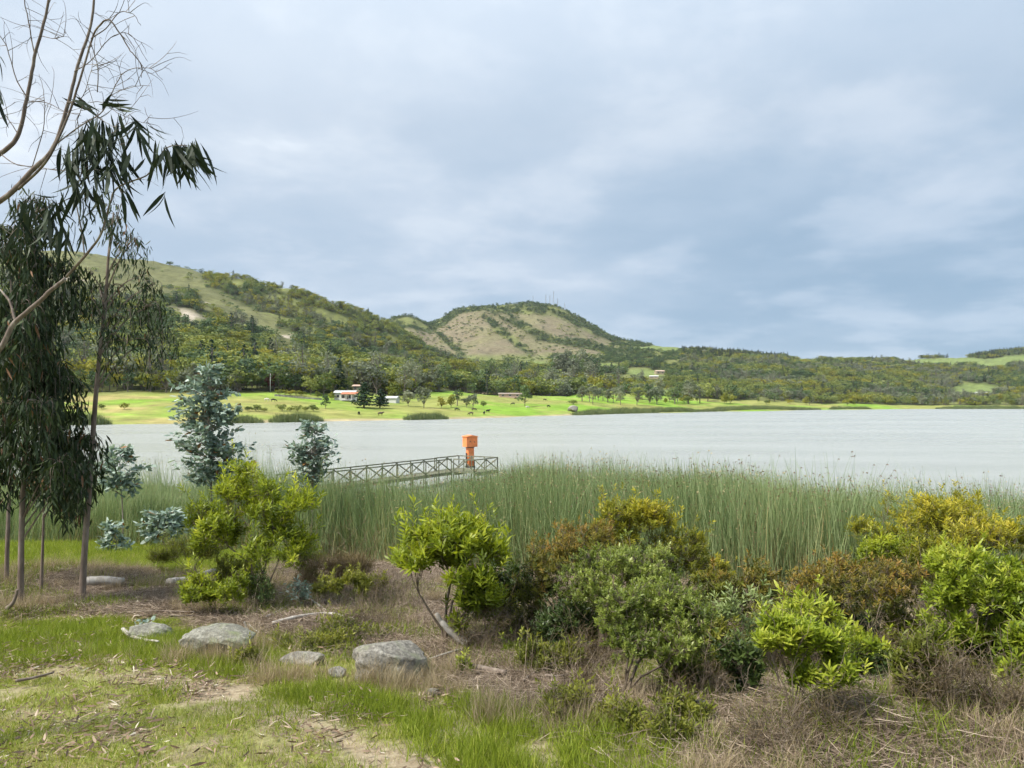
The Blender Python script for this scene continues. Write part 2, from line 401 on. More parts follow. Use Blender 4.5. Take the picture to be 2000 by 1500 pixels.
rid = 1 - np.abs(2 * fbm(XF / 150 + 3, DF / 150, 4, 41) - 1)
ZF = ZF + hillw * ((fbm(XF / 70, DF / 70, 4, 51) - 0.5) * 13 + (rid - 0.7) * 16) + (fbm(XF / 12, DF / 12, 2, 5) - .5) * 0.8 * sstep(0, 30, DF - SHF[None, :])
def fz(x, y):
    """height of the far land"""
    x = np.asarray(x, float); y = np.asarray(y, float); px = CX + F * x / y
    fi = np.interp(y, DG, np.arange(len(DG))); fj = np.interp(px, PXF, np.arange(len(PXF)))
    i = np.clip(fi.astype(int), 0, len(DG) - 2); j = np.clip(fj.astype(int), 0, len(PXF) - 2); a = fi - i; b = fj - j
    return (ZF[i, j] * (1 - b) + ZF[i, j + 1] * b) * (1 - a) + (ZF[i + 1, j] * (1 - b) + ZF[i + 1, j + 1] * b) * a
def fhit(px, py, dmin=None):
    s = float(np.interp(px, CPX, SH_)) if dmin is None else dmin
    d = np.arange(s, 3000, 0.5); x = (px - CX) / F * d
    ok = fz(x, d) >= z_at(py, d)
    i = int(np.argmax(ok)) if ok.any() else int(np.argmax((fz(x, d) - CZ) / d))
    return np.array([x[i], d[i], float(fz(x[i], d[i]))])

# land cover of the far land, in its own map coordinates: (px, row) ellipses name the fields seen from here
def ell(px, py, c, r, soft=0.35, rot=0.0):
    ca, sa = math.cos(R(rot)), math.sin(R(rot))
    dx = px - c[0]; dy = py - c[1]
    u = (dx * ca + dy * sa) / r[0]; v = (-dx * sa + dy * ca) / r[1]
    return 1 - sstep(1 - soft, 1 + soft, np.hypot(u, v))
def cover_far(x, y, z):
    px, py = proj(x, y, z)
    n_ = fbm(x / 38, y / 38, 4, 61); n2_ = fbm(x / 90, y / 90, 3, 71)
    jx = px + (n_ - 0.5) * 46; jy = py + (n2_ - 0.5) * 26
    sd = y - np.interp(px, CPX, SH_)
    med = np.interp(px, [-1400, 100, 300, 450, 600, 700, 800, 900, 1000, 1100, 1200, 1400, 1600, 1800, 3400], [95, 98, 105, 100, 110, 120, 140, 215, 195, 230, 260, 170, 120, 90, 70])
    meadow = 1 - sstep(med - 10, med + 10, sd + (n_ - .5) * 30)
    bald = np.zeros_like(px); far = y > 1130
    L1 = y < 1130
    for c, r, rot in (((150, 520), (210, 42), 12), ((330, 535), (80, 24), 18), ((480, 618), (110, 22), 33), ((560, 660), (40, 9), 10), ((420, 590), (30, 24), 0), ((880, 735), (70, 8), 10), ((930, 752), (40, 12), 0)):
        bald = np.maximum(bald, L1 * ell(jx, jy, c, r, .3, rot))
    for c, r, rot in (((920, 650), (90, 46), 25), ((1060, 628), (120, 24), 22), ((1010, 668), (70, 34), 40), ((1150, 655), (50, 20), 30), ((870, 672), (60, 26), 35), ((815, 640), (60, 26), 35), ((930, 690), (70, 16), 30), ((1110, 682), (70, 14), 10)):
        bald = np.maximum(bald, far * ell(px + (n_ - .5) * 26, py + (n2_ - .5) * 14, c, r, .25, rot))
    gul = far * np.maximum.reduce([ell(px + (n_ - .5) * 20, py + (n_ - .5) * 10, c, r, .3, rot) for c, r, rot in
        (((990, 655), (70, 8), 38), ((1045, 648), (90, 6.5), 22), ((1130, 672), (90, 8), 10), ((1100, 618), (80, 5), 22), ((880, 672), (44, 6), 40), ((1010, 625), (40, 4), 30))])
    rp = np.interp(px, [740, 840, 900, 950, 985, 1050, 1100, 1150, 1200, 1240, 1300], [620, 628, 600, 592, 595, 588, 600, 630, 658, 668, 668])
    band = np.interp(px, [780, 850, 900, 960, 1050, 1130, 1200], [14, 18, 10, 12, 20, 16, 8]) * (.6 + .9 * n_)
    knob = far * ell(px + (n_ - .5) * 20, py, (805, 622), (38, 15), .3)
    bald = bald * (1 - gul) * np.where(far, sstep(0.0, 6.0, py - rp - band), 1.0) * (1 - knob)
    fld = np.zeros_like(px)
    for c, r, rot in (((1055, 714), (24, 8), 5), ((1185, 716), (30, 7), 3), ((1260, 729), (36, 8), 3), ((1230, 756), (100, 9), 9), ((1570, 702), (34, 5), 5), ((1300, 681), (60, 5), 2), ((1905, 764), (46, 15), 0), ((1820, 708), (70, 7), 3), ((1965, 706), (60, 10), -8), ((1880, 706), (50, 8), 0), ((2200, 700), (200, 50), 0), ((1690, 700), (60, 4), 0)):
        fld = np.maximum(fld, ell(px + (n_ - .5) * 14, py + (n_ - .5) * 6, c, r, .3, rot))
    sand = L1 * np.maximum.reduce([ell(jx, jy, (362, 622), (42, 13), .3, 14), ell(jx, jy, (385, 640), (36, 7), .4, 5), ell(jx, jy, (250, 590), (50, 7), .4, 12), ell(jx, jy, (560, 658), (12, 5), .4), ell(jx, jy, (145, 546), (26, 4), .4, 10), ell(jx, jy, (402, 585), (16, 5), .4, 20)])
    beach = (1 - sstep(3, 9, sd + (n_ - .5) * 6)) * (px > 480) * (px < 1140)
    return px, py, sd, meadow, bald, fld, sand, beach
def lerp3(a, b, f): return a * (1 - f[..., None]) + np.array(b) * f[..., None]
px_, py_, sd_, meadow, bald, fld, sand, beach = cover_far(XF, DF, ZF)
nn_ = fbm(XF / 16, DF / 16, 3, 81); nw = fbm(XF / 45, DF / 45, 3, 91)
C = np.zeros(XF.shape + (3,)); C[:] = (0.060, 0.072, 0.026); C = lerp3(C, (0.150, 0.162, 0.056), 1 - sstep(.36, .50, fbm(XF / 30, DF / 30, 3, 15) + .05))
C = lerp3(C, (0.155, 0.155, 0.070), bald * (.55 + .45 * nn_) * (DF < 1130)); C = lerp3(C, (0.175, 0.160, 0.085), bald * (DF > 1130))
warm = bald * (DF > 1130)
C = lerp3(C, (0.180, 0.152, 0.095), warm * sstep(0.35, 0.6, nw))
C = lerp3(C, (0.15, 0.19, 0.05), bald * (DF > 1130) * sstep(688, 700, py_) * 0.7)
C = lerp3(C, (0.17, 0.215, 0.07), fld * .9)
mcol = lerp3(np.broadcast_to(np.array((0.19, 0.31, 0.040)), C.shape), (0.25, 0.265, 0.075), sstep(0.38, 0.62, nw))
mcol = lerp3(mcol, (0.33, 0.28, 0.11), sstep(0.56, 0.72, nn_) * 0.5 + 0.5 * (px_ < 420) * sstep(0.35, .6, nn_))
C = C * (1 - meadow[..., None]) + mcol * meadow[..., None]
C = lerp3(C, (0.40, 0.345, 0.27), sand * sstep(.30, .52, nn_)); C = lerp3(C, (0.40, 0.32, 0.20), beach * 0.85)
C *= (0.78 + 0.44 * fbm(XF / 7, DF / 7, 3, 33))[..., None]
m_far, t_ = mat('far_land')
tc = nd(t_, 'ShaderNodeTexCoord'); nb = noise(t_, tc.outputs['Object'], 0.12, 10, 0.75)
cc = mixc(t_, 1.0, attr(t_, 'cover', True), ramp(t_, nb, [(0.3, 0.60), (0.7, 1.35)]), 'MULTIPLY')
finish(t_, princ(t_, cc, 0.95, 0.1, bump(t_, nb, 0.5, 1.5)))
farland = grid_mesh('hills', XF, DF, ZF, m_far, {'cover': C}); tag(farland, kind='structure')

# ------------------------------------------------------------------ lake
m_lake, t_ = mat('silty_lake_water')
tc = nd(t_, 'ShaderNodeTexCoord'); mp = nd(t_, 'ShaderNodeMapping'); mp.inputs['Scale'].default_value = (1.0, 2.6, 1.0); mp.inputs['Rotation'].default_value = (0, 0, R(8))
t_.links.new(tc.outputs['Object'], mp.inputs[0])
r1 = noise(t_, mp.outputs[0], 0.9, 7, 0.66, 0.5); mp2 = nd(t_, 'ShaderNodeMapping'); mp2.inputs['Scale'].default_value = (0.25, 1.0, 1.0); mp2.inputs['Rotation'].default_value = (0, 0, R(-6)); t_.links.new(tc.outputs['Object'], mp2.inputs[0]); r2 = noise(t_, mp2.outputs[0], 0.055, 5, 0.62, .3)
silt = ramp(t_, r2, [(0.35, (0.345, 0.355, 0.325)), (0.65, (0.365, 0.375, 0.342))])
pr = princ(t_, silt, ramp(t_, r2, [(.4, .21), (.6, .27)]), 0.5, bump(t_, r1, 0.9, 0.30)); finish(t_, pr)
mb = MB()
gx = np.linspace(-1, 1, 41); gy = np.geomspace(20, 3300, 41)
GX, GY = np.meshgrid(gx, gy); GX = GX * (60 + 1.5 * GY)
lake = grid_mesh('lake', GX, GY, np.zeros_like(GX), m_lake); tag(lake, kind='structure')
# ------------------------------------------------------------------ far trees
def branch_tree(mb, base, tips, r0, levels=(4, 5), sides=4, tint=0.5, lift=0.35, min_r=0.002, jit=0.06, tipn=1):
    """a branching frame from base to the tip points: clusters of tips share limbs"""
    base = np.asarray(base, float); tips = np.asarray(tips, float)
    def split(P, k):
        c = P[rng.choice(len(P), min(k, len(P)), replace=False)]
        for _ in range(4):
            a = np.argmin(((P[:, None] - c[None]) ** 2).sum(-1), 1)
            c = np.array([P[a == i].mean(0) if (a == i).any() else c[i] for i in range(len(c))])
        return [P[a == i] for i in range(len(c)) if (a == i).any()]
    paths = []; rads = []
    def go(p, r, P, lv, dr):
        if lv >= len(levels) or len(P) <= 1:
            for q in P: paths.append((p, q, dr)); rads.append((max(r * .5, min_r), min_r * 0.7))
            return
        for S in split(P, levels[lv]):
            cen = S.mean(0)
            q = p + (cen - p) * (0.62 if lv == 0 else 0.6)
            q = q + rng.normal(size=3) * jit * np.linalg.norm(cen - p)
            rr = max(r * (len(S) / len(P)) ** 0.42, min_r)
            paths.append((p, q, dr)); rads.append((rr, rr * 0.72))
            go(q, rr * 0.72, S, lv + 1, nrm(q - p))
    go(base, r0, tips, 0, np.array([0, 0, 1.0]))
    A = np.array([p[0] for p in paths]); B = np.array([p[1] for p in paths]); D = np.array([p[2] for p in paths])
    Ln = np.linalg.norm(B - A, axis=1, keepdims=True)
    t5 = np.array([0, .33, .66, 1.0])[None, :, None]
    ctrl = A + D * Ln * lift
    Pt = (1 - t5) ** 2 * A[:, None] + 2 * t5 * (1 - t5) * ctrl[:, None] + t5 ** 2 * B[:, None]
    Pt[:, 1:3] += rng.normal(size=(len(A), 2, 3)) * (Ln * 0.03)[:, None]
    ra = np.array(rads); tr = np.array([0, .33, .66, 1.0])
    tubes(mb, Pt, ra[:, :1] * (1 - tr) + ra[:, 1:] * tr, sides, tint, cap=False)

def lobes_points(lobes, n, shell=0.55, low=-0.45):
    """points spread through the outer part of ellipsoid lobes; returns points, outward normals, height share"""
    vol = np.array([l[3] * l[4] * l[5] for l in lobes]) ** 0.67
    k = rng.choice(len(lobes), n, p=vol / vol.sum()); Lb = np.array(lobes)[k]
    d = nrm(rng.normal(size=(n, 3))); d[:, 2] = np.where(d[:, 2] < low, -d[:, 2] * rng.random(n), d[:, 2]); d = nrm(d)
    r = shell + (1 - shell) * rng.random(n) ** 0.7
    return Lb[:, :3] + d * r[:, None] * Lb[:, 3:6], nrm(d / Lb[:, 3:6]), d[:, 2]

G_ = {}
G_['olive'] = leaf_mat('olive_foliage', [(0.0, (0.072, 0.104, 0.029)), (0.45, (0.163, 0.208, 0.055)), (1.0, (0.299, 0.325, 0.091))], .30, .6, .2, inst=.45)
G_['dark'] = leaf_mat('dark_foliage', [(0.0, (0.036, 0.068, 0.034)), (0.5, (0.081, 0.130, 0.055)), (1.0, (0.156, 0.215, 0.078))], .25, .6, .2, inst=.38)
G_['yellow'] = leaf_mat('yellow_green_foliage', [(0.0, (0.095, 0.125, 0.022)), (0.5, (0.21, 0.225, 0.036)), (1.0, (0.34, 0.31, 0.045))], .34, .6, .2, inst=.40)
G_['grey'] = leaf_mat('grey_green_foliage', [(0.0, (0.084, 0.102, 0.072)), (0.5, (0.162, 0.186, 0.120)), (1.0, (0.264, 0.282, 0.186))], .3, .6, .2, inst=.38)
G_['conifer'] = leaf_mat('conifer_foliage', [(0.0, (0.010, 0.026, 0.014)), (0.5, (0.022, 0.048, 0.022)), (1.0, (0.05, 0.085, 0.035))], .15, .6, .2, inst=.15)
G_['red'] = leaf_mat('dark_red_foliage', [(0.0, (0.05, 0.012, 0.012)), (1.0, (0.16, 0.04, 0.035))], .2, .6, .2)
m_farbark = plain('far_tree_bark', (0.17, 0.145, 0.12), 0.9, 0.1)
def tree_meshes(shape, kind, nleaf, seed):
    """unit-height tree: trunk mesh, crown mesh"""
    global rng
    keep_, rng = rng, np.random.default_rng(seed)
    tr, cr = MB(), MB()
    if shape == 'round':
        lobes = [(0, 0, .54, .30, .30, .32)]
        for k in range(9):
            a = k * 2.4 + rng.random(); rr = .12 + .17 * rng.random(); s = .13 + .10 * rng.random()
            lobes.append((rr * math.cos(a), rr * math.sin(a), .26 + .58 * rng.random(), s, s, s * .85))
        leaf = 0.075; th = .30
    elif shape == 'euc':
        lobes = []
        for k in range(11):
            a = k * 2.4 + rng.random(); zz = .32 + .62 * (k + rng.random() * .5) / 11; rr = (.05 + .14 * rng.random()) * (1.25 - zz * .6); s = .07 + .07 * rng.random()
            lobes.append((rr * math.cos(a), rr * math.sin(a), zz, s, s, s * 1.25))
        leaf = 0.055; th = .9
    elif shape == 'cone':
        lobes = []
        for k in range(16):
            zz = .12 + .82 * k / 15; rr = .20 * (1 - zz) ** .8; a = k * 2.4
            lobes.append((rr * .5 * math.cos(a), rr * .5 * math.sin(a), zz, rr + .025, rr + .025, .07))
        leaf = 0.06; th = .9
    elif shape == 'bush':
        lobes = []
        for k in range(8):
            a = k * 2.4; rr = .30 * rng.random() ** .5; s = .22 + .15 * rng.random()
            lobes.append((rr * 1.6 * math.cos(a), rr * 1.6 * math.sin(a), .28 + .40 * rng.random(), s, s, s * .85))
        leaf = 0.12; th = .2
    elif shape == 'open':
        lobes = []
        for k in range(8):
            a = k * 2.4 + rng.random(); rr = .15 + .22 * rng.random(); s = .10 + .07 * rng.random()
            lobes.append((rr * math.cos(a), rr * math.sin(a), .52 + .40 * rng.random(), s * 1.3, s * 1.3, s * .7))
        leaf = 0.06; th = .45
    P, Nn, h = lobes_points(lobes, nleaf, .5)
    P[:, 2] = np.maximum(P[:, 2], .04)
    dr = nrm(Nn * .5 + rng.normal(size=P.shape) * .6 + np.array([0, 0, -.35 if shape == 'euc' else 0.15]))
    sz = leaf * (.6 + .8 * rng.random(nleaf))
    clump = vnoise(P[:, 0] * 9 + seed, P[:, 2] * 9 + P[:, 1] * 7, seed)
    leaves(cr, P - dr * sz[:, None] * .5, dr, sz, sz * (.8 if shape != 'euc' else .5), 'diamond', .2, np.clip(.15 + .55 * clump + .3 * rng.random(nleaf), 0, 1), nr=nrm(Nn + rng.normal(size=P.shape) * .5))
    top = np.array([[0, 0, -.04], [.004, .004, th * .5], [.012, -.006, th]])
    tubes(tr, top[None], np.array([[.022, .016, .008 if th > .5 else .012]]), 6)
    L_ = np.array(lobes)[:, :3]
    tubes(tr, np.stack([np.repeat(top[None, 1], len(L_), 0) + (L_ - top[1]) * .05, (L_ + top[1]) / 2 + (0, 0, -.03), L_], 1), np.array([[.011, .008, .003]]), 4, cap=False)
    rng = keep_
    return tr.mesh('trunk', m_farbark), cr.mesh('crown', G_[kind])
def set_tree(tm, cm, loc, h, wide=1.0, rz=None, name='tree', **tags):
    e = empty(name, loc, rz=random.uniform(0, 6.28) if rz is None else rz); e.scale = (h * wide, h * wide, h)
    for nm, me in (('trunk', tm), ('crown', cm)):
        o = bpy.data.objects.new(nm, me); col.objects.link(o); o.parent = e
    return tag(e, **tags)
TM = {}
for i_, (s_, k_) in enumerate((('round', 'olive'), ('round', 'dark'), ('round', 'yellow'), ('euc', 'grey'), ('euc', 'dark'), ('cone', 'conifer'), ('open', 'olive'), ('open', 'grey'), ('bush', 'olive'), ('bush', 'yellow'), ('bush', 'dark'), ('round', 'grey'), ('round', 'red'), ('euc', 'olive'))):
    TM[(s_, k_)] = [tree_meshes(s_, k_, 620 if s_ != 'bush' else 380, 100 + i_ * 7 + q) for q in range(2)]

# ------------------------------------------------------------------ scatter by geometry nodes (only for what nobody could count)
def proto_collection(name, meshes):
    c = bpy.data.collections.new(name)
    for i, me in enumerate(meshes):
        o = bpy.data.objects.new('%s_%02d' % (name, i), me); c.objects.link(o)
    return c
def scatter(name, P, idx, rot, scl, coll, label, cat):
    me = bpy.data.meshes.new(name); me.vertices.add(len(P)); me.vertices.foreach_set('co', np.asarray(P, np.float32).ravel())
    a = me.attributes.new('pick', 'INT', 'POINT'); a.data.foreach_set('value', np.asarray(idx, np.int32))
    a = me.attributes.new('turn', 'FLOAT_VECTOR', 'POINT'); a.data.foreach_set('vector', np.asarray(rot, np.float32).ravel())
    a = me.attributes.new('size', 'FLOAT_VECTOR', 'POINT'); a.data.foreach_set('vector', np.asarray(scl, np.float32).ravel())
    o = bpy.data.objects.new(name, me); col.objects.link(o)
    g = bpy.data.node_groups.new(name, 'GeometryNodeTree')
    g.interface.new_socket('Geometry', in_out='INPUT', socket_type='NodeSocketGeometry')
    g.interface.new_socket('Geometry', in_out='OUTPUT', socket_type='NodeSocketGeometry')
    gi = g.nodes.new('NodeGroupInput'); go = g.nodes.new('NodeGroupOutput')
    ci = g.nodes.new('GeometryNodeCollectionInfo'); ci.inputs['Collection'].default_value = coll
    ci.inputs['Separate Children'].default_value = True; ci.inputs['Reset Children'].default_value = True
    ip = g.nodes.new('GeometryNodeInstanceOnPoints'); ip.inputs['Pick Instance'].default_value = True
    def na_(nm, ty):
        n = g.nodes.new('GeometryNodeInputNamedAttribute'); n.data_type = ty; n.inputs['Name'].default_value = nm; return n.outputs['Attribute']
    g.links.new(gi.outputs[0], ip.inputs['Points']); g.links.new(ci.outputs[0], ip.inputs['Instance'])
    g.links.new(na_('pick', 'INT'), ip.inputs['Instance Index'])
    er = g.nodes.new('FunctionNodeEulerToRotation'); g.links.new(na_('turn', 'FLOAT_VECTOR'), er.inputs[0])
    g.links.new(er.outputs[0], ip.inputs['Rotation']); g.links.new(na_('size', 'FLOAT_VECTOR'), ip.inputs['Scale'])
    g.links.new(ip.outputs[0], go.inputs[0])
    md = o.modifiers.new('scatter', 'NODES'); md.node_group = g
    return tag(o, label, cat, None, 'stuff')
def zrot(n): 
    r = np.zeros((n, 3)); r[:, 2] = rng.random(n) * 6.283; return r

# the wood on the hillsides, one mass
HK = [('round', 'olive'), ('round', 'dark'), ('round', 'yellow'), ('euc', 'grey'), ('cone', 'conifer'), ('bush', 'olive'), ('round', 'grey'), ('bush', 'dark'), ('euc', 'dark'), ('bush', 'yellow')]
def joined(pair):
    """trunk and crown in one mesh, for the mass"""
    o = []
    for me in pair:
        V = np.empty(len(me.vertices) * 3, np.float32); me.vertices.foreach_get('co', V)
        T = np.empty(len(me.vertices), np.float32); me.attributes['tint'].data.foreach_get('value', T)
        lt = np.empty(len(me.polygons), np.int32); me.polygons.foreach_get('loop_total', lt)
        lv = np.empty(len(me.loops), np.int32); me.loops.foreach_get('vertex_index', lv)
        o.append((V.reshape(-1, 3), T, lt, lv, me.materials[0]))
    mb = MB()
    for mi, (V, T, lt, lv, m) in enumerate(o):
        st = np.cumsum(lt) - lt; fs = []
        for k in (3, 4, 5, 6):
            s = st[lt == k]
            if len(s): fs.append(lv[s[:, None] + np.arange(k)])
        mb.add(V, fs, T, mi)
    return mb.mesh('hill_tree', [x[4] for x in o])
far_coll = proto_collection('hill_tree', [joined(tree_meshes(s, k, 260 if s != 'bush' else 150, 300 + i)) for i, (s, k) in enumerate(HK)])
n_try = 185000
tx = rng.random(n_try) * 2900 - 450; ty = np.sqrt(rng.random(n_try) * (2150.0 ** 2 - 240.0 ** 2) + 240.0 ** 2)
xx = (tx - CX) / F * ty; zz = fz(xx, ty)
p_x, p_y, s_d, me_, ba_, fl_, sa_, be_ = cover_far(xx, ty, zz)
dens = np.where(ty < 700, .62, .62) * (1 - me_) * (1 - sstep(.25, .7, ba_)) * (1 - sstep(.25, .7, fl_)) * (1 - sstep(.2, .5, sa_))
dens = dens * (.06 + .94 * sstep(0.36, 0.50, fbm(xx / 30, ty / 30, 3, 15) + 0.05))
dens = np.maximum(dens, 0.24 * ba_ * (1 - sa_) * sstep(.40, .64, fbm(xx / 34, ty / 34, 3, 4))); dens = np.where(s_d < 30, 0, dens)
dens = np.where((p_x < 480) & (p_y < 560) & (ty < 1130) & (p_x < 330), dens * .1, dens)
HOUSES = [fhit(a, b) for a, b in ((676, 782), (698, 764), (764, 786), (938, 768), (996, 776), (1288, 731), (1277, 739), (1917, 773))]
for h_ in HOUSES:                                                            # cleared ground round each house
    dens = np.where((np.abs(xx - h_[0] * ty / h_[1]) < 10) & (ty > h_[1] - 60) & (ty < h_[1] + 6), 0, dens)
ok = rng.random(n_try) < dens
xx, ty, zz, p_x, p_y, ba_ = xx[ok], ty[ok], zz[ok], p_x[ok], p_y[ok], ba_[ok]
nk = len(xx); kn = fbm(xx / 55, ty / 55, 3, 25); kn2 = fbm(xx / 80 + 9, ty / 80, 3, 35); q = rng.random(nk)
pick = np.zeros(nk, int)                                                      # olive
pick = np.where(q < .22, 1, pick); pick = np.where((kn > .54) & (q < .6), 2, pick)
pick = np.where((kn2 > .54) & (q > .25) & (q < .75), 6, pick); pick = np.where((kn2 > .58) & (q > .75), 3, pick)
pick = np.where((kn < .42) & (q > .55), 1, pick); pick = np.where(q > .975, 4, pick)
pick = np.where((ty < 950) & (p_x < 900) & (q > .30) & (q < .46), 2, pick)    # the lower wood is yellower
ridge_c = (p_x > 1330) & (p_y < 700) & (ty > 1350)
pick = np.where(ridge_c & (q > .5), 4, pick)
far_c = ty > 1130
pick = np.where(far_c & (q < .5) & (p_x < 1330), 7, pick); pick = np.where(far_c & (q > .5) & (p_x < 1330), np.where(q > .8, 5, 1), pick)
pick = np.where(ba_ > .3, np.where(q > .5, 7, 5), pick)
hgt = 5.0 + 6.5 * rng.random(nk) ** 1.3; hgt = np.where(far_c & (p_x < 1330), hgt * .8, hgt); hgt = np.where((pick == 5) | (pick == 7) | (pick == 9), hgt * .55, hgt)
hgt = np.where((pick == 3) | (pick == 8), hgt * 1.5, hgt); hgt = np.where(pick == 4, hgt * 1.35, hgt); hgt = np.where(ty < 720, hgt * 1.45, hgt)
hgt = np.where((ty < 1130) & (p_y < 640) & (p_x > 380), hgt * .8, hgt)
wid = np.where((pick == 4) | (pick == 3), 1.0, 1.15 + .5 * rng.random(nk))
scatter('hillside_wood', np.stack([xx, ty, zz - .15], -1), pick, zrot(nk), np.stack([hgt * wid, hgt * wid, hgt], -1), far_coll,
        'dense mixed green wood covering the hillsides beyond the lake', 'wood')
print('wood', nk)

# reed beds along the far shore
G_['farreed'] = leaf_mat('far_reed', [(0.0, (0.075, 0.119, 0.044)), (0.5, (0.150, 0.206, 0.081)), (1.0, (0.275, 0.275, 0.125))], .25, .6, .2, inst=.2)
mb = MB(); n_ = 90; a = rng.random(n_) * 6.28; rr = np.sqrt(rng.random(n_)) * 2.0
b_ = np.stack([rr * np.cos(a), rr * np.sin(a), np.full(n_, -.3)], -1)
leaves(mb, b_, np.array([0, 0, 1]) + rng.normal(size=(n_, 3)) * (.17, .17, 0), 1.0 + 1.9 * rng.random(n_) ** 1.5, .10, 'blade', .15, rng.random(n_), nr=rng.normal(size=(n_, 3)))
fr_coll = proto_collection('far_reed', [mb.mesh('far_reed', G_['farreed'])])
def far_reeds(px0, px1, depth, n, hs, label, back=0.0):
    px = px0 + (px1 - px0) * rng.random(n); e = np.minimum(px - px0, px1 - px) / (px1 - px0)
    d = np.interp(px, CPX, SH_) + back + (rng.random(n) - .25) * depth * np.sqrt(np.clip(e * 4, .05, 1))
    x = (px - CX) / F * d; z = np.maximum(fz(x, d), -.1)
    s = hs * (.55 + .65 * fbm(px / 9, d / 4, 2, 3) + .25 * rng.random(n) ** 3) * np.clip(.55 + e * 3, .55, 1)
    scatter('reed_bed', np.stack([x, d, z], -1), np.zeros(n, int), zrot(n), np.stack([np.ones(n), np.ones(n), s], -1), fr_coll, label, 'reeds')
far_reeds(130, 205, 6, 60, 1.4, 'dark reed bed on the far shore behind the slim leaning trunk')
far_reeds(445, 505, 5, 60, 1.05, 'short dark reed clump on far shore right of the blue-green sapling')
far_reeds(535, 622, 7, 120, 1.25, 'broad dark reed clump on far shore above the smaller blue-green sapling')
far_reeds(795, 870, 6, 80, 1.05, 'tapered reed clump on the far shore below the yellow trees')
far_reeds(1122, 1372, 16, 420, 1.35, 'long dark green reed bed on far shore, nearest of the right-hand beds', back=-3)
far_reeds(1365, 1600, 22, 420, 1.3, 'second long reed bed on the far shore, further right and thinner', back=-2)
far_reeds(1620, 1700, 14, 110, 1.3, 'small detached reed tuft off the far right shore', back=-4)
far_reeds(1830, 2050, 20, 330, 1.5, 'reed bed along far shore at right edge below pale building', back=-2)
# ------------------------------------------------------------------ far buildings, towers, cattle
m_white = plain('whitewash', (0.56, 0.55, 0.52), 0.8, 0.2, .10, .6); m_tile = plain('clay_tile', (0.44, 0.17, 0.10), 0.8, 0.2, .25, 1.5)
m_glass = plain('dark_window', (0.03, 0.035, 0.04), 0.2, 0.5, .1); m_ochre = plain('ochre_wall', (0.36, 0.30, 0.20), 0.85, 0.2, .1, .6)
m_grey = plain('grey_sheet_roof', (0.46, 0.47, 0.47), 0.6, 0.3, .12, 1.0); m_brick = plain('pale_brick', (0.50, 0.36, 0.29), 0.85, .2, .15, 1.2)
m_tilebrown = plain('brown_sheet_roof', (0.27, 0.22, 0.18), .8, .2, .2, 1.0); m_wood_f = plain('far_timber', (0.16, 0.12, 0.09), .9, .1)
def gable(mb, w_, d_, z0, z1, over=0.3, th=0.12):
    """pitched roof with its ridge along x: two slabs of real thickness"""
    for s in (-1, 1):
        a = np.array([[-w_ / 2 - over, s * (d_ / 2 + over), z0 - over * .3], [w_ / 2 + over, s * (d_ / 2 + over), z0 - over * .3], [w_ / 2 + over, s * .002, z1], [-w_ / 2 - over, s * .002, z1]])
        V = np.vstack([a, a + (0, 0, th)]); mb.add(V, BOXF)
def house(name, label, px, py, w_, d_, h_, rh, wall, roof, wins, rz=0.0, door=None, porch=None, dmin=None):
    loc = fhit(px, py, dmin); e = empty(name, loc, label, 'house', None, rz)
    b = MB(); box(b, (0, 0, h_ / 2 - .5), (w_, d_, h_ + 1)); 
    for s in (-1, 1):
        b.add(np.array([[s * w_ / 2, -d_ / 2, h_], [s * w_ / 2, d_ / 2, h_], [s * w_ / 2, 0, h_ + rh], [s * (w_ / 2 - .2), -d_ / 2, h_], [s * (w_ / 2 - .2), d_ / 2, h_], [s * (w_ / 2 - .2), 0, h_ + rh]]), [np.array([[0, 1, 2], [5, 4, 3]]), np.array([[0, 2, 5, 3], [1, 4, 5, 2]])])
    b.build('wall', wall, e)
    r = MB(); gable(r, w_, d_, h_, h_ + rh, .45); r.build('roof', roof, e)
    for (x, z, ww, hh) in wins:
        q = MB(); box(q, (x, -d_ / 2 - .02, z), (ww + .24, .10, hh + .24)); fr = q.build('window', m_white if wall is not m_white else m_wood_f, e)
        q = MB(); box(q, (x, -d_ / 2 - .05, z), (ww, .08, hh)); q.build('pane', m_glass, fr)
    if door:
        q = MB(); box(q, (door, -d_ / 2 - .03, 1.0), (1.0, .12, 2.0)); q.build('door', m_wood_f, e)
    if porch:
        x0, x1, dep = porch
        q = MB(); V = np.array([[x0, -d_ / 2 - dep, h_ - .75], [x1, -d_ / 2 - dep, h_ - .75], [x1, -d_ / 2 + .1, h_ + .15], [x0, -d_ / 2 + .1, h_ + .15]])
        q.add(np.vstack([V, V + (0, 0, .14)]), BOXF); q.build('porch_roof', m_tile, e)
        for x in np.linspace(x0 + .2, x1 - .2, 4):
            q = MB(); box(q, (x, -d_ / 2 - dep + .2, (h_ - .8) / 2), (.22, .22, h_ - .8)); q.build('porch_post', m_white, e)
        q = MB(); box(q, ((x0 + x1) / 2, -d_ / 2 - dep / 2, .15), (x1 - x0, dep, .3)); q.build('porch_floor', m_white, e)
    return e
house('farmhouse', 'white farmhouse with red tiled porch beside the dark pines across the lake', 676, 782, 9.2, 5, 3.4, .9, m_white, m_grey, [(-2.9, 1.9, 1.0, 1.0), (-.6, 1.7, 1.1, 1.1), (2.6, 1.7, 1.0, 1.2)], R(-6), 1.0, (-1.0, 6.4, 2.2))
house('hillside_cottage', 'small ochre cottage just behind and above the white farmhouse', 698, 764, 4.2, 4, 2.6, .7, m_ochre, m_brick, [(-.9, 1.5, .8, .9)], R(4))
house('low_shed', 'low white shed partly hidden right of the dark pines', 764, 786, 6.5, 4.5, 2.0, .8, m_white, m_grey, [(-1, 1.2, .9, .8)], R(-12))
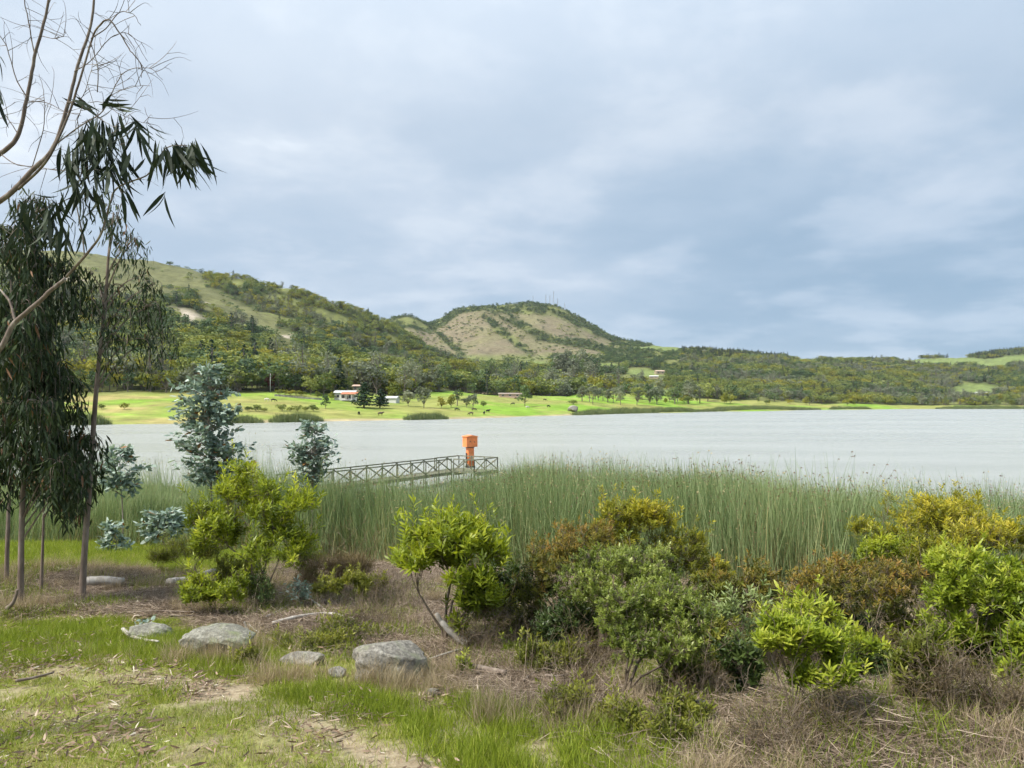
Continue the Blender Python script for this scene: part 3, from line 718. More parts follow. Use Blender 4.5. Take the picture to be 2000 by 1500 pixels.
house('meadow_house', 'small pink-white house at the top of the cow meadow', 938, 768, 9.5, 6, 2.9, .8, m_brick, m_white, [(-2.6, 1.6, 1.2, 1.0), (1.9, 1.6, 1.2, 1.0)], R(5), 0.0)
house('stable', 'long low brick stable left of lone dark tree in the meadow', 996, 776, 14, 6, 2.0, .7, m_brick, m_tilebrown, [(-4.5, 1.2, 1.2, .8), (0, 1.2, 1.2, .8), (4.5, 1.2, 1.2, .8)], R(2))
house('slope_house', 'upper of two pale houses on the slope under the grey trees', 1288, 731, 12, 8, 4.0, 1.2, m_ochre, m_brick, [(-3, 2.0, 1.6, 1.3), (3, 2.0, 1.6, 1.3)], R(10))
house('slope_house', 'lower of two pale houses on the slope, white roofed', 1277, 739, 11, 7, 2.6, 1.0, m_ochre, m_white, [(-2.5, 1.4, 1.4, 1.1), (2.5, 1.4, 1.4, 1.1)], R(-8))
house('shore_house', 'pale flat house on the green slope at the far right', 1917, 773, 17, 9, 4.0, 1.0, m_white, m_white, [(-5.5, 2, 2, 1.4), (0, 2, 2, 1.4), (5.5, 2, 2, 1.4)], 0)

# radio towers on the bald hill
m_steel = plain('grey_steel', (0.36, 0.38, 0.40), .6, .4, .1)
for px, h_, wd, lb in ((1041, 20, .5, 'faint thin mast left of the tower cluster on the summit'), (1066, 24, .9, 'left lattice tower of the close summit cluster'), (1074, 24, 1.0, 'middle lattice tower of the summit cluster, slightly shorter'), (1081, 36, 1.3, 'tallest lattice radio tower on the summit'), (1089, 22, .6, 'thin mast just right of the tallest summit tower'), (1103, 18, 1.2, 'lone short lattice tower right of the summit on the falling ridge')):
    d = np.arange(1300, 2300, 2.0); x = (px - CX) / F * d; z = fz(x, d); i = int(np.argmax((z - CZ) / d))
    e = empty('radio_tower', (x[i], d[i], z[i] - .5), lb, 'tower', 'radio towers on the hilltop')
    legs = [np.array([wd * 1.5 * math.cos(a), wd * 1.5 * math.sin(a), 0]) for a in (0.5, 2.6, 4.7)]
    for l in legs:
        q = MB(); bar(q, l, l * .25 + (0, 0, h_), .34, .34); q.build('leg', m_steel, e)
    q = MB(); nb_ = 9
    for k in range(nb_):
        f0, f1 = k / nb_, (k + 1) / nb_
        for i3 in range(3):
            a, b = legs[i3], legs[(i3 + 1) % 3]
            bar(q, a * (1 - .75 * f0) + (0, 0, h_ * f0), b * (1 - .75 * f1) + (0, 0, h_ * f1), .16, .16)
    q.build('lattice', m_steel, e)
    q = MB(); box(q, (0, -.7, h_ * .86), (1.3, .7, 1.3)); q.build('antenna', m_steel, e)
# boulder on the shore, drystone wall, flagpole
m_cow = plain('black_hide', (0.018, 0.016, 0.015), .6, .3); m_cowb = plain('brown_hide', (0.05, 0.03, 0.02), .6, .3); m_cowc = plain('pale_hide', (0.55, 0.50, 0.42), .6, .3)
def cow_mesh(graze):
    V = [(-.75, 0, 1.12), (-.35, 0, 1.08), (.15, 0, 1.08), (.62, 0, 1.15), (.98, 0, 1.25 if not graze else .95), (1.25, 0, 1.42 if not graze else .55), (1.58, 0, 1.30 if not graze else .22)]
    Rr = [.30, .36, .38, .33, .22, .17, .10]; E = [(i, i + 1) for i in range(6)]
    for sx, par in ((-.72, 0), (.58, 3)):
        for s in (-1, 1):
            n = len(V); V += [(sx, s * .22, .78), (sx + (.08 if par == 0 else 0), s * .23, .42), (sx, s * .23, .02)]; Rr += [.15, .075, .065]; E += [(par, n), (n, n + 1), (n + 1, n + 2)]
    n = len(V); V += [(-1.02, 0, 1.1), (-1.12, 0, .6)]; Rr += [.05, .04]; E += [(0, n), (n, n + 1)]
    n = len(V); hd = V[5]; V += [(hd[0] - .02, .2, hd[2] + .14), (hd[0] - .02, -.2, hd[2] + .14)]; Rr += [.05, .05]; E += [(5, n), (5, n + 1)]
    me = bpy.data.meshes.new('cow'); me.from_pydata(V, E, [])
    o = bpy.data.objects.new('cow', me); col.objects.link(o)
    md = o.modifiers.new('skin', 'SKIN'); 
    for i, s in enumerate(me.skin_vertices[0].data if me.skin_vertices else []): s.radius = (Rr[i], Rr[i])
    if not me.skin_vertices:
        bpy.context.view_layer.objects.active = o
    o.modifiers.new('sub', 'SUBSURF').levels = 1
    dg = bpy.context.evaluated_depsgraph_get(); m2 = bpy.data.meshes.new_from_object(o.evaluated_get(dg))
    bpy.data.objects.remove(o); return m2
cm_g, cm_s = cow_mesh(True), cow_mesh(False)
for px, py, mt, g_, rz, lb in ((945.5, 810, m_cow, 0, 80, 'left of the two black cows close to the far shore'), (953, 806, m_cow, 0, 40, 'right of the two black cows close to the far shore'), (892, 803, m_cow, 1, 10, 'black cow grazing left of the pair, below the yellow trees'), (920, 811, m_cowb, 1, 170, 'brown cow grazing nearest to the far shore edge'), (925.5, 803, m_cowb, 1, 0, 'brown cow grazing behind the shore pair of black cows'), (1002, 791, m_cow, 1, 175, 'black cow grazing left of the lone dark meadow tree'), (1064, 783, m_cow, 1, 0, 'black cow grazing high in the meadow right of lone tree'), (1071, 796, m_cow, 1, 30, 'black cow grazing mid meadow left of the shore boulder'), (1030, 798, m_cowc, 1, 20, 'pale cow grazing below the lone dark meadow tree'), (1007, 780, m_cowb, 1, 120, 'brown cow standing right of the long brick stable'), (521, 784, m_cowc, 1, 0, 'white cow grazing on the bright field left of farmhouse'), (534, 785, m_cow, 1, 10, 'black cow grazing on the bright field left of farmhouse'), (743, 812, m_cowb, 0, 0, 'dark brown cow near far shore below the pines'), (701, 811, m_cow, 1, 90, 'black cow low on the shore meadow below the pines')):
    p = fhit(px, py); me = (cm_g if g_ else cm_s)
    key = me.name + mt.name
    if key not in bpy.data.meshes:
        me = me.copy(); me.name = key; me.materials.clear(); me.materials.append(mt)
    me = bpy.data.meshes[key]
    o = bpy.data.objects.new('cow', me); col.objects.link(o); o.location = p; o.rotation_euler = (0, 0, R(rz)); o.scale = (.95,) * 3
    tag(o, lb, 'cow', 'cattle grazing on the far meadow')

def ordn(i, n):
    W = ['leftmost', 'second', 'third', 'fourth', 'fifth', 'sixth', 'seventh', 'eighth', 'ninth', 'tenth', 'eleventh', 'twelfth', 'thirteenth', 'fourteenth', 'fifteenth', 'sixteenth', 'seventeenth', 'eighteenth', 'nineteenth']
    T = {2: 'twent', 3: 'thirt', 4: 'fort', 5: 'fift', 6: 'sixt', 7: 'sevent'}
    if i == n - 1: return 'rightmost'
    if i < 19: return W[i]
    t_, u = divmod(i + 1, 10)
    return T[t_] + ('ieth' if u == 0 else 'y-' + ('first' if u == 1 else W[u - 1]))
# single trees and hedges on the meadow and at its upper edge
def ftree(px, py, hpx, key, label, wide=1.0, name='tree', group=None, q=0, cat='tree', dmin=None, rz=None):
    p = fhit(px, py, dmin); tm, cm = TM[key][q]
    return set_tree(tm, cm, p, hpx * p[1] / F, wide, rz, name, label=label, cat=cat, group=group)
for a in ((711, 797, 50, ('cone', 'conifer'), 'taller dark pine in front of the farmhouse', 2.1, 'pine_tree'), (742, 797, 36, ('cone', 'conifer'), 'shorter dark pine right of the tall one by the farmhouse', 2.0, 'pine_tree'), (748, 797, 28, ('round', 'dark'), 'small dark round tree touching the right pine', .9, 'round_tree'),
          (636, 798, 27, ('round', 'dark'), 'small dark tree on bright field left of the farmhouse', .85, 'round_tree'), (663, 768, 66, ('cone', 'conifer'), 'tall dark spruce rising out of the wood above the farmhouse', 1.1, 'spruce_tree'),
          (632, 772, 48, ('round', 'olive'), 'big bright olive tree in the wood edge left of farmhouse', 1.2, 'broadleaf_tree'), (607, 772, 40, ('round', 'olive'), 'olive tree left of the big bright one at wood edge', 1.1, 'broadleaf_tree'), (676, 768, 36, ('round', 'olive'), 'rounded green tree right behind the white farmhouse', 1.0, 'broadleaf_tree'),
          (648, 781, 17, ('round', 'yellow'), 'small yellow-green tree close left of the farmhouse', 1.2, 'yellow_tree'), (621, 777, 14, ('round', 'yellow'), 'low golden tree at the end of the yellow hedge', 1.3, 'yellow_tree'),
          (770, 779, 35, ('round', 'yellow'), 'golden yellow tree behind the white shed', 1.3, 'yellow_tree'), (790, 776, 66, ('euc', 'grey'), 'tall grey tree behind the golden one by the shed', 1.3, 'grey_tree'), (812, 768, 60, ('euc', 'grey'), 'tall grey-brown tree above the silvery meadow tree', 1.2, 'grey_tree'),
          (797, 794, 34, ('round', 'grey'), 'left of the two silvery grey trees at meadow edge', 1.1, 'silvery_tree'), (828, 797, 46, ('round', 'grey'), 'larger right silvery grey tree at the meadow edge', 1.0, 'silvery_tree'),
          (862, 797, 24, ('round', 'yellow'), 'left of two bright yellow trees on the meadow', 1.05, 'yellow_tree'), (881, 796, 27, ('round', 'yellow'), 'right of two bright yellow trees, more golden', 1.0, 'yellow_tree'), (893, 793, 34, ('euc', 'dark'), 'dark slim tree right behind the two yellow trees', 1.5, 'dark_tree'),
          (911, 796, 22, ('round', 'grey'), 'smaller grey-green tree right of the yellow pair', 1.1, 'grey_tree'), (924, 797, 31, ('round', 'grey'), 'larger grey-green tree right of the yellow pair', .9, 'grey_tree'), (944, 795, 15, ('bush', 'olive'), 'brown rounded bush right of the grey-green trees', .9, 'round_bush'),
          (1025, 793, 42, ('round', 'dark'), 'lone dark round tree standing in the cow meadow', .85, 'lone_tree'), (528, 764, 36, ('round', 'red'), 'dark red tree beside the pale pole at the wood edge', .8, 'red_tree'),
          (1137, 784, 30, ('euc', 'grey'), 'leftmost slim leaning tree on the right-hand meadow', 1.6, 'slim_tree'), (1158, 790, 40, ('open', 'grey'), 'spreading pale-trunked tree, second on the right-hand meadow', 1.0, 'spreading_tree'), (1187, 786, 26, ('euc', 'grey'), 'short slim tree right of the spreading pale-trunked one', 1.6, 'slim_tree'), (1212, 791, 28, ('euc', 'grey'), 'lone slim upright tree mid right-hand meadow', 1.3, 'slim_tree'),
          (1244, 792, 36, ('open', 'olive'), 'tree with forked leaning crown on right-hand meadow', 1.1, 'forked_tree'), (1283, 790, 36, ('round', 'grey'), 'dense dark grey tree above the long reed bed', 1.3, 'grey_tree'), (1268, 788, 26, ('round', 'grey'), 'rounder grey tree joined to the dense one above reeds', 1.1, 'grey_tree'), (1318, 789, 34, ('euc', 'dark'), 'dark slim tree right of the dense grey pair', 1.7, 'dark_tree'), (1345, 789, 38, ('euc', 'grey'), 'tall slim grey tree at the right end of tree row', 1.6, 'slim_tree'), (1367, 788, 32, ('euc', 'grey'), 'last slim tree of the row above the long reed bed', 1.6, 'slim_tree'),
          (1219, 768, 22, ('bush', 'dark'), 'dark rounded bush on the upper right-hand meadow', 1.1, 'round_bush'), (198, 799, 12, ('bush', 'olive'), 'low straw-coloured bush on the meadow seen left of slim trunk', 1.2, 'round_bush'), (243, 800, 15, ('bush', 'yellow'), 'low yellow bush alone on the dry shore meadow', 1.0, 'round_bush'),
          (1120, 790, 12, ('bush', 'olive'), 'small bush behind the boulder on the far shore', 1.5, 'round_bush'), (1983, 690, 9, ('bush', 'dark'), 'dark clump on the skyline at the right edge', 1.5, 'round_bush'), (1925, 694, 6, ('bush', 'dark'), 'tiny dark clump on skyline left of the right-edge hill', 1.2, 'round_bush'), (400, 527, 5, ('bush', 'dark'), 'tiny lone bush on the bare skyline at left', 1.0, 'round_bush')):
    ftree(*a)
for i, px in enumerate((484, 500, 516, 551, 566, 581, 597, 612)):
    ftree(px, 803 + (i % 3), 12 + 3 * (i % 2), ('bush', 'olive'), ordn(i, 8) + ' low olive shrub in the ragged hedge row across the shore meadow, from left', 1.25, 'hedge_shrub', 'hedge row on the shore meadow', i % 2, 'shrub')
for i, px in enumerate((545, 556, 567, 578, 589)):
    ftree(px, 771 + i * .6, 12, ('bush', 'yellow'), ordn(i, 5) + ' bright yellow shrub from left in the hedge above the green field', 1.3, 'hedge_shrub', 'yellow hedge above the field', i % 2, 'shrub')
for i in range(30):
    px = 1300 + (i + .8 * math.sin(i * 1.9)) * 24; py = np.interp(px, [1300, 1400, 1600, 1800, 2000], [790, 790, 792, 793, 793])
    ftree(px, py - random.uniform(0, 3), random.uniform(9, 24), (('round', 'yellow'), ('round', 'olive'), ('bush', 'yellow'), ('euc', 'olive'))[i % 4], ordn(i, 30) + ' tree from left in the row of small trees along right far shore', 1.1, 'shore_tree', 'row of small trees along the right far shore', i % 2)
for i in range(70):                                                        # trees at the lower edge of the wood
    px = (130 + i * 14.5 + random.uniform(-6, 6)) if i < 60 else 1062 + (i - 60) * 11
    py = np.interp(px, [130, 300, 450, 560, 620, 700, 800, 900, 1000, 1150], [768, 763, 762, 764, 766, 765, 766, 756, 765, 772])
    k = random.choice([('round', 'olive'), ('round', 'olive'), ('euc', 'grey'), ('round', 'dark'), ('round', 'yellow'), ('euc', 'dark'), ('round', 'grey'), ('euc', 'olive')])
    if any(abs(px - (CX + F * h_[0] / h_[1])) < 11 for h_ in HOUSES[3:5]): px += 24
    ftree(px, py + random.uniform(-4, 1), random.uniform(26, 46) * (1.2 if k[0] == 'euc' else 1), k, '%s %s, %s tree from left along the lower edge of hillside wood' % ({'olive': 'olive green', 'grey': 'grey-green', 'dark': 'dark green', 'yellow': 'yellowish'}[k[1]], {'round': 'rounded', 'euc': 'slender'}[k[0]], ordn(i, 70)), 1.0 if k[0] == 'round' else 1.4, 'wood_edge_tree', 'trees along the lower edge of the wood', i % 2)
for i, px in enumerate(sorted(random.uniform(1085, 1160) for _ in range(22))):   # grey grove in the middle
    py = 752 + random.uniform(-8, 8)
    ftree(px, py, random.uniform(44, 66), ('euc', 'grey') if i % 3 else ('euc', 'dark'), ordn(i, 22) + ' tall slender tree from left in the dense grey grove above the meadow', 1.25, 'grove_tree', 'tall grey grove in the middle distance', i % 2)
BELT = sorted([random.uniform(1128, 1420) for _ in range(26)])
for i, px in enumerate(BELT):
    k = [('euc', 'grey'), ('round', 'grey'), ('open', 'grey'), ('euc', 'dark'), ('round', 'olive')][i * 7 % 5]
    ftree(px, random.uniform(776, 788), random.uniform(22, 40), k, '%s tree from left in the loose belt of grey-green trees above the long reed bed' % ordn(i, 26), 1.3 if k[0] == 'euc' else 1.0, 'belt_tree', 'loose belt of trees above the long reed bed', i % 2)
# pole, wall, boulder on the far shore
p = fhit(528, 766); q = MB(); tubes(q, np.array([[[0, 0, -.3], [0, 0, 4], [.05, 0, 8.5]]]), np.array([[.16, .14, .1]]), 6); o = q.build('pole', m_white, None, True, label='pale wooden pole in front of the dark red tree', cat='pole'); o.location = p
m_stone = plain('field_stone', (0.30, 0.28, 0.25), .9, .1, .3, 2.0)
q = MB()
for k in range(34):
    p = fhit(538 + k * 2.7, 773.5 + k * .24); box(q, p + (0, 0, .25), (.75, .6, .9 + .2 * random.random()), random.random())
q.build('field_wall', m_stone, None, label='low pale field wall along the top of the bright green field', cat='wall')
# ------------------------------------------------------------------ jetty with the orange gauge house
m_jwood = bark_mat('weathered_timber', (0.085, 0.085, 0.058), (0.165, 0.165, 0.115), 5.0, (0.25, 0.245, 0.18))
m_orange = plain('orange_paint', (0.80, 0.25, 0.085), .6, .3, .22, 3.5); m_orange_d = plain('stained_orange_paint', (0.55, 0.17, 0.07), .7, .3, .4, 2.0)
m_dark = plain('dark_metal', (0.06, 0.05, 0.045), .6, .4)
A_ = np.array([-12.95, 42.28]); B_ = np.array([-5.05, 55.0]); ax = (B_ - A_) / np.linalg.norm(B_ - A_); sd = np.array([ax[1], -ax[0]])     # sd: towards the right
DZ = 0.92; RH = 0.95
jet = empty('jetty', (A_[0], A_[1], 0), 'weathered timber jetty with cross-braced rails running through the reeds', 'jetty')
def loc(p, z): return np.array([p[0] - A_[0], p[1] - A_[1], z])
Ln = np.linalg.norm(B_ - A_); W2 = 0.75
PLW, PLD = 3.7, 3.2                                                        # platform
pc0 = B_ + ax * 0.0
nplank = 0
plank_me = None
def beam(name, a, b, wd, ht, parent=jet):
    q = MB(); bar(q, a, b, wd, ht, random.random()); return q.build(name, m_jwood, parent)
s_ = 0.0
q = MB(); box(q, (0, 0, 0), (.215, 2 * W2, .045)); plank_me = q.mesh('plank', m_jwood)
ang = math.atan2(ax[1], ax[0])
for k in range(int(Ln / .235)):
    o = bpy.data.objects.new('plank', plank_me); col.objects.link(o); o.parent = jet
    p = loc(A_ + ax * (k + .5) * .235, DZ + random.uniform(-.006, .006)); o.location = p; o.rotation_euler = (0, 0, ang + random.uniform(-.01, .01))
q = MB(); box(q, (0, 0, 0), (.215, PLW, .045)); pl_me = q.mesh('plank', m_jwood)
for k in range(int(PLD / .235)):
    o = bpy.data.objects.new('plank', pl_me); col.objects.link(o); o.parent = jet
    o.location = loc(B_ + ax * (.13 + k * .235) + sd * .9, DZ + random.uniform(-.006, .006)); o.rotation_euler = (0, 0, ang)
for s in (-1, 1): beam('joist', loc(A_ + sd * s * (W2 - .1), DZ - .12), loc(B_ + ax * .1 + sd * s * (W2 - .1), DZ - .12), .12, .19)
for s in (.9 - PLW / 2 + .1, .9, .9 + PLW / 2 - .1): beam('joist', loc(B_ + ax * .15 + sd * s, DZ - .13), loc(B_ + ax * PLD + sd * s, DZ - .13), .12, .2)
def rail(P, Q, n, piles=True):
    """posts, handrail and diagonals between P and Q"""
    pts = [P + (Q - P) * k / n for k in range(n + 1)]
    for k, p in enumerate(pts):
        beam('post', loc(p, -1.2 if piles else DZ - .2), loc(p, DZ + RH - .03), .07, .07)
    beam('handrail', loc(P, DZ + RH), loc(Q, DZ + RH), .085, .075)
    for k in range(n):
        up = k % 2 == 0
        a, b = pts[k], pts[k + 1]
        off = .01 if up else -.01
        beam('brace', loc(a + sd * off, DZ + (.06 if up else RH - .06)), loc(b + sd * off, DZ + (RH - .06 if up else .06)), .05, .07)
nb_ = 10
for s in (-1, 1): rail(A_ + sd * s * (W2 - .06), B_ + sd * s * (W2 - .06), nb_)
c00 = B_ + ax * .06 + sd * (.9 - PLW / 2 + .05); c01 = B_ + ax * .06 + sd * (.9 + PLW / 2 - .05); c10 = c00 + ax * (PLD - .12); c11 = c01 + ax * (PLD - .12)
rail(c00, c10, 2); rail(c10, c11, 3); rail(c11, c01, 2); rail(c01, B_ + ax * .06 + sd * (W2 + .1), 2)

G0 = at(918, 900, 58.2); gh = empty('gauge_house', (G0[0], G0[1], DZ + .022), 'bright orange box on an orange column standing on the jetty platform', 'gauge box', None, R(28))
q = MB(); box(q, (0, 0, .78), (.48, .46, 1.56)); cl_ = q.build('column', m_orange, gh)
q = MB(); box(q, (0, 0, 1.60), (.54, .52, .07)); q.build('collar', m_dark, gh)
q = MB(); box(q, (0, 0, .06), (.62, .62, .12)); q.build('base_plate', m_dark, gh)
q = MB(); tubes(q, np.array([[[-.33, -.05, .02], [-.33, -.05, .6], [-.33, -.05, 1.15]]]), np.array([[.055] * 3]), 8); q.build('pipe', m_dark, gh)
q = MB(); box(q, (.05, -.245, .52), (.2, .03, .75)); q.build('hatch', m_orange_d, cl_)
q = MB(); box(q, (0, 0, 2.02), (.92, .80, .78)); bx_ = q.build('box', m_orange, gh)
q = MB(); tubes(q, np.array([[[-.16, -.38, 2.06], [-.16, -.405, 2.06], [-.16, -.415, 2.06]]]), np.array([[.05, .05, .04]]), 10); q.build('spy_hole', m_dark, bx_)
q = MB(); box(q, (.30, -.405, 2.02), (.26, .02, .6)); q.build('door', m_orange, bx_); q = MB(); box(q, (.21, -.42, 2.02), (.03, .03, .12)); q.build('latch', m_dark, bx_)
q = MB(); V = np.array([[-.52, -.46, 2.412], [.52, -.46, 2.412], [.52, .46, 2.412], [-.52, .46, 2.412], [-.52, -.46, 2.45], [.52, -.46, 2.45], [.52, .46, 2.45], [-.52, .46, 2.45], [0, -.46, 2.55], [0, .46, 2.55]])
q.add(V, [np.array([[0, 3, 2, 1], [4, 8, 9, 7], [8, 5, 6, 9], [1, 2, 6, 5], [3, 0, 4, 7]]), np.array([[0, 1, 5, 8, 4], [2, 3, 7, 9, 6]])]); q.build('lid', m_orange, gh)

# ------------------------------------------------------------------ reeds
m_reed = leaf_mat('reed_stems', [(0.0, (0.090, 0.140, 0.050)), (0.30, (0.200, 0.270, 0.112)), (0.60, (0.35, 0.41, 0.205)), (0.70, (0.42, 0.36, 0.17)), (0.90, (0.52, 0.42, 0.23)), (1.0, (0.16, 0.09, 0.055))], .3, .5, .3, inst=.15)
def reed_proto(n, rad, h0, h1, dead, seed_heads, lean):
    mb = MB(); a = rng.random(n) * 6.283; rr = np.sqrt(rng.random(n)) * rad
    b_ = np.stack([rr * np.cos(a), rr * np.sin(a), np.full(n, -.25)], -1)
    ln = h0 + (h1 - h0) * rng.random(n) ** .8
    isd = rng.random(n) < dead; ln = np.where(isd, ln * (.35 + .5 * rng.random(n)), ln)
    d = np.array([lean, 0, 1.0]) + rng.normal(size=(n, 3)) * np.where(isd, .24, .11)[:, None] * (1, 1, 0)
    d = nrm(d); wd = np.where(isd, .011, .015) * (.8 + .5 * rng.random(n))
    tint = np.where(isd, .74 + .18 * rng.random(n), .08 + .5 * rng.random(n))
    nr_ = rng.normal(size=(n, 3)) * (1, 1, .1)
    bd = rng.normal(size=n) * .09; bd = np.where(rng.random(n) < .10, rng.normal(size=n) * .45, bd)
    ts = np.array([0, .4, .75, 1.0]); PROF['reed'] = (ts, [1, .9, .65, .15])
    leaves(mb, b_, d, ln, wd, 'reed', bd, tint, nr_)
    k = np.where((rng.random(n) < seed_heads) & ~isd)[0]
    s = nrm(np.cross(d, nr_)); nn = np.cross(s, d)
    tip = b_ + d * (ln * .97)[:, None] - nn * (bd * ln * .94)[:, None]
    for rep in range(2):
        leaves(mb, tip[k], np.array([rng.normal() * .4, rng.normal() * .4, -.5]) + rng.normal(size=(len(k), 3)) * .6, .06, .022, 'diamond', .1, 1.0)
    return mb.mesh('reed', m_reed)
reeds = [reed_proto(50, .75, 1.5, 3.5, .24, .30, -.08) for _ in range(4)] + [reed_proto(50, .7, 1.2, 2.2, .62, .03, .0) for _ in range(2)] + [reed_proto(11, .7, 1.8, 3.5, .05, .5, -.16) for _ in range(2)] + [reed_proto(55, .75, 1.1, 2.6, .12, .06, .14) for _ in range(2)]
reed_coll = proto_collection('reed', reeds)
n_ = 24000
px = -450 + 2950 * rng.random(n_); d = np.sqrt(15.0 ** 2 + rng.random(n_) * (48.0 ** 2 - 15.0 ** 2)); x = (px - CX) / F * d; z = gz(x, d)
front = np.interp(px, [-150, 100, 260, 380, 600, 700, 800, 1000, 1300, 1500, 2200], [30.0, 29.3, 28.0, 26.6, 25.0, 24.0, 22.6, 20.2, 18.4, 17.4, 16.2]) + (fbm(x / 2.2, d / 2.2, 3, 6) - .5) * 3.5
back = np.interp(px, [-150, 200, 330, 500, 600, 660, 800, 930, 980, 1100, 1300, 1500, 1750, 2000, 2200], [44, 43, 41, 39, 36.5, 34.5, 34.5, 37.5, 39.5, 38.5, 36, 33.5, 31.5, 29.5, 28.5]) + (fbm(x / 3, d / 3, 3, 8) - .5) * 4.0
inside = (d > front) & (d < back)
fringe = (d >= back) & (d < back + 4.5) & (rng.random(n_) < .40)
# keep the jetty's own walkway free
rel = np.stack([x - A_[0], d - A_[1]], -1); al = rel @ ax; ac = rel @ sd
free = ~((al > -1) & (al < Ln + PLD + 1) & (ac > -1.3) & (ac < 1.3))
ok = (inside | fringe) & free
edge_f = d - front; px, d, x, z, fringe, edge_f = px[ok], d[ok], x[ok], z[ok], fringe[ok], edge_f[ok]; nk = len(x)
q_ = rng.random(nk); pick = rng.integers(0, 4, nk)
tan = fbm(x / 2.5, d / 2.5, 3, 77)
pick = np.where((edge_f < 3.2) & ((q_ < .42) | (tan > .60)), 4 + (q_ * 20).astype(int) % 2, pick); pick = np.where((tan > .58) & (q_ > .55), 4 + (q_ * 20).astype(int) % 2, pick); pick = np.where(fringe, 6 + (q_ * 20).astype(int) % 2, pick)
pick = np.where((px < 620) & (pick < 4), 8 + (q_ * 20).astype(int) % 2, pick)
pick = np.where((px > 540) & (px < 1000) & (pick < 4) & (q_ < .35), 8 + (q_ * 20).astype(int) % 2, pick)
rot = np.zeros((nk, 3)); rot[:, 2] = rng.normal(size=nk) * .7; rot[:, 1] = rng.normal(size=nk) * .05; rot[:, 0] = rng.normal(size=nk) * .05
hs = (.46 + .94 * (.55 * fbm(x / 1.6, d / 1.6, 3, 13) + .45 * fbm(x / 5, d / 5, 2, 19))) * np.interp(px, [0, 400, 470, 600, 640], [.92, .92, 1.28, 1.28, 1.0])
hs = hs * np.interp(px, [600, 700, 850, 960, 1050, 1500, 1800], [1, .92, .90, 1.0, 1.10, 1.04, .90])
scatter('reed_belt', np.stack([x, d, np.maximum(z, -.35)], -1), pick, rot, np.stack([np.ones(nk) * 1.05, np.ones(nk) * 1.05, hs], -1), reed_coll, 'tall grey-green reeds with brown seed tufts lining the near lake shore', 'reeds')
print('reed clumps', nk)
# ------------------------------------------------------------------ shrubs on the bank
m_twig = bark_mat('shrub_twigs', (0.085, 0.065, 0.05), (0.17, 0.135, 0.10), 12, (0.26, 0.21, 0.16))
LM = {
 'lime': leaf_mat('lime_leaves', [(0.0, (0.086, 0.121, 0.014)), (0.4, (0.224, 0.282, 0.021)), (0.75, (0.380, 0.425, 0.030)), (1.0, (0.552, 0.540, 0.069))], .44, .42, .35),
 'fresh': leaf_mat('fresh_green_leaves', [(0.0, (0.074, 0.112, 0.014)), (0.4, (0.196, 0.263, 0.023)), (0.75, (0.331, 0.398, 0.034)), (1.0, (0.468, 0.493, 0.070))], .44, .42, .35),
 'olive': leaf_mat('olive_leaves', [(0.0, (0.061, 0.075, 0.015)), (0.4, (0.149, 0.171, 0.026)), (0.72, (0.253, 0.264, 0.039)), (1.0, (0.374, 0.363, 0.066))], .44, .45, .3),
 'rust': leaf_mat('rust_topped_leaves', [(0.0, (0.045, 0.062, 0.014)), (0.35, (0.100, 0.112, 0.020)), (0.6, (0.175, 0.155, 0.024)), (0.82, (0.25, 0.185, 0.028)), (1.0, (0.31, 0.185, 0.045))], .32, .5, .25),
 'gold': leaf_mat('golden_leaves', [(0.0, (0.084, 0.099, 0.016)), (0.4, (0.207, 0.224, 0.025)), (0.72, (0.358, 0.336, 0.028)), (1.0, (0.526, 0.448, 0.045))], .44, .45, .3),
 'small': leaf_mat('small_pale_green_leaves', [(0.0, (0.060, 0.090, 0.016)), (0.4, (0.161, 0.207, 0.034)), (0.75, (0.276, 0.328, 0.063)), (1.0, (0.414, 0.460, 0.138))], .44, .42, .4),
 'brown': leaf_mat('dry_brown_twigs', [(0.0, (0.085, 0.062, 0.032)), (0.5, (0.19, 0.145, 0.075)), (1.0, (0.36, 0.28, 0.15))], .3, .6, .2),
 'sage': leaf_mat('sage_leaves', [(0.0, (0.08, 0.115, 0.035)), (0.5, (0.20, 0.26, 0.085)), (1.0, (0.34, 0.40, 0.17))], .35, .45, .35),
 'deep': leaf_mat('deep_green_leaves', [(0.0, (0.022, 0.042, 0.014)), (0.5, (0.055, 0.090, 0.022)), (1.0, (0.115, 0.155, 0.04))], .3, .42, .35),
}
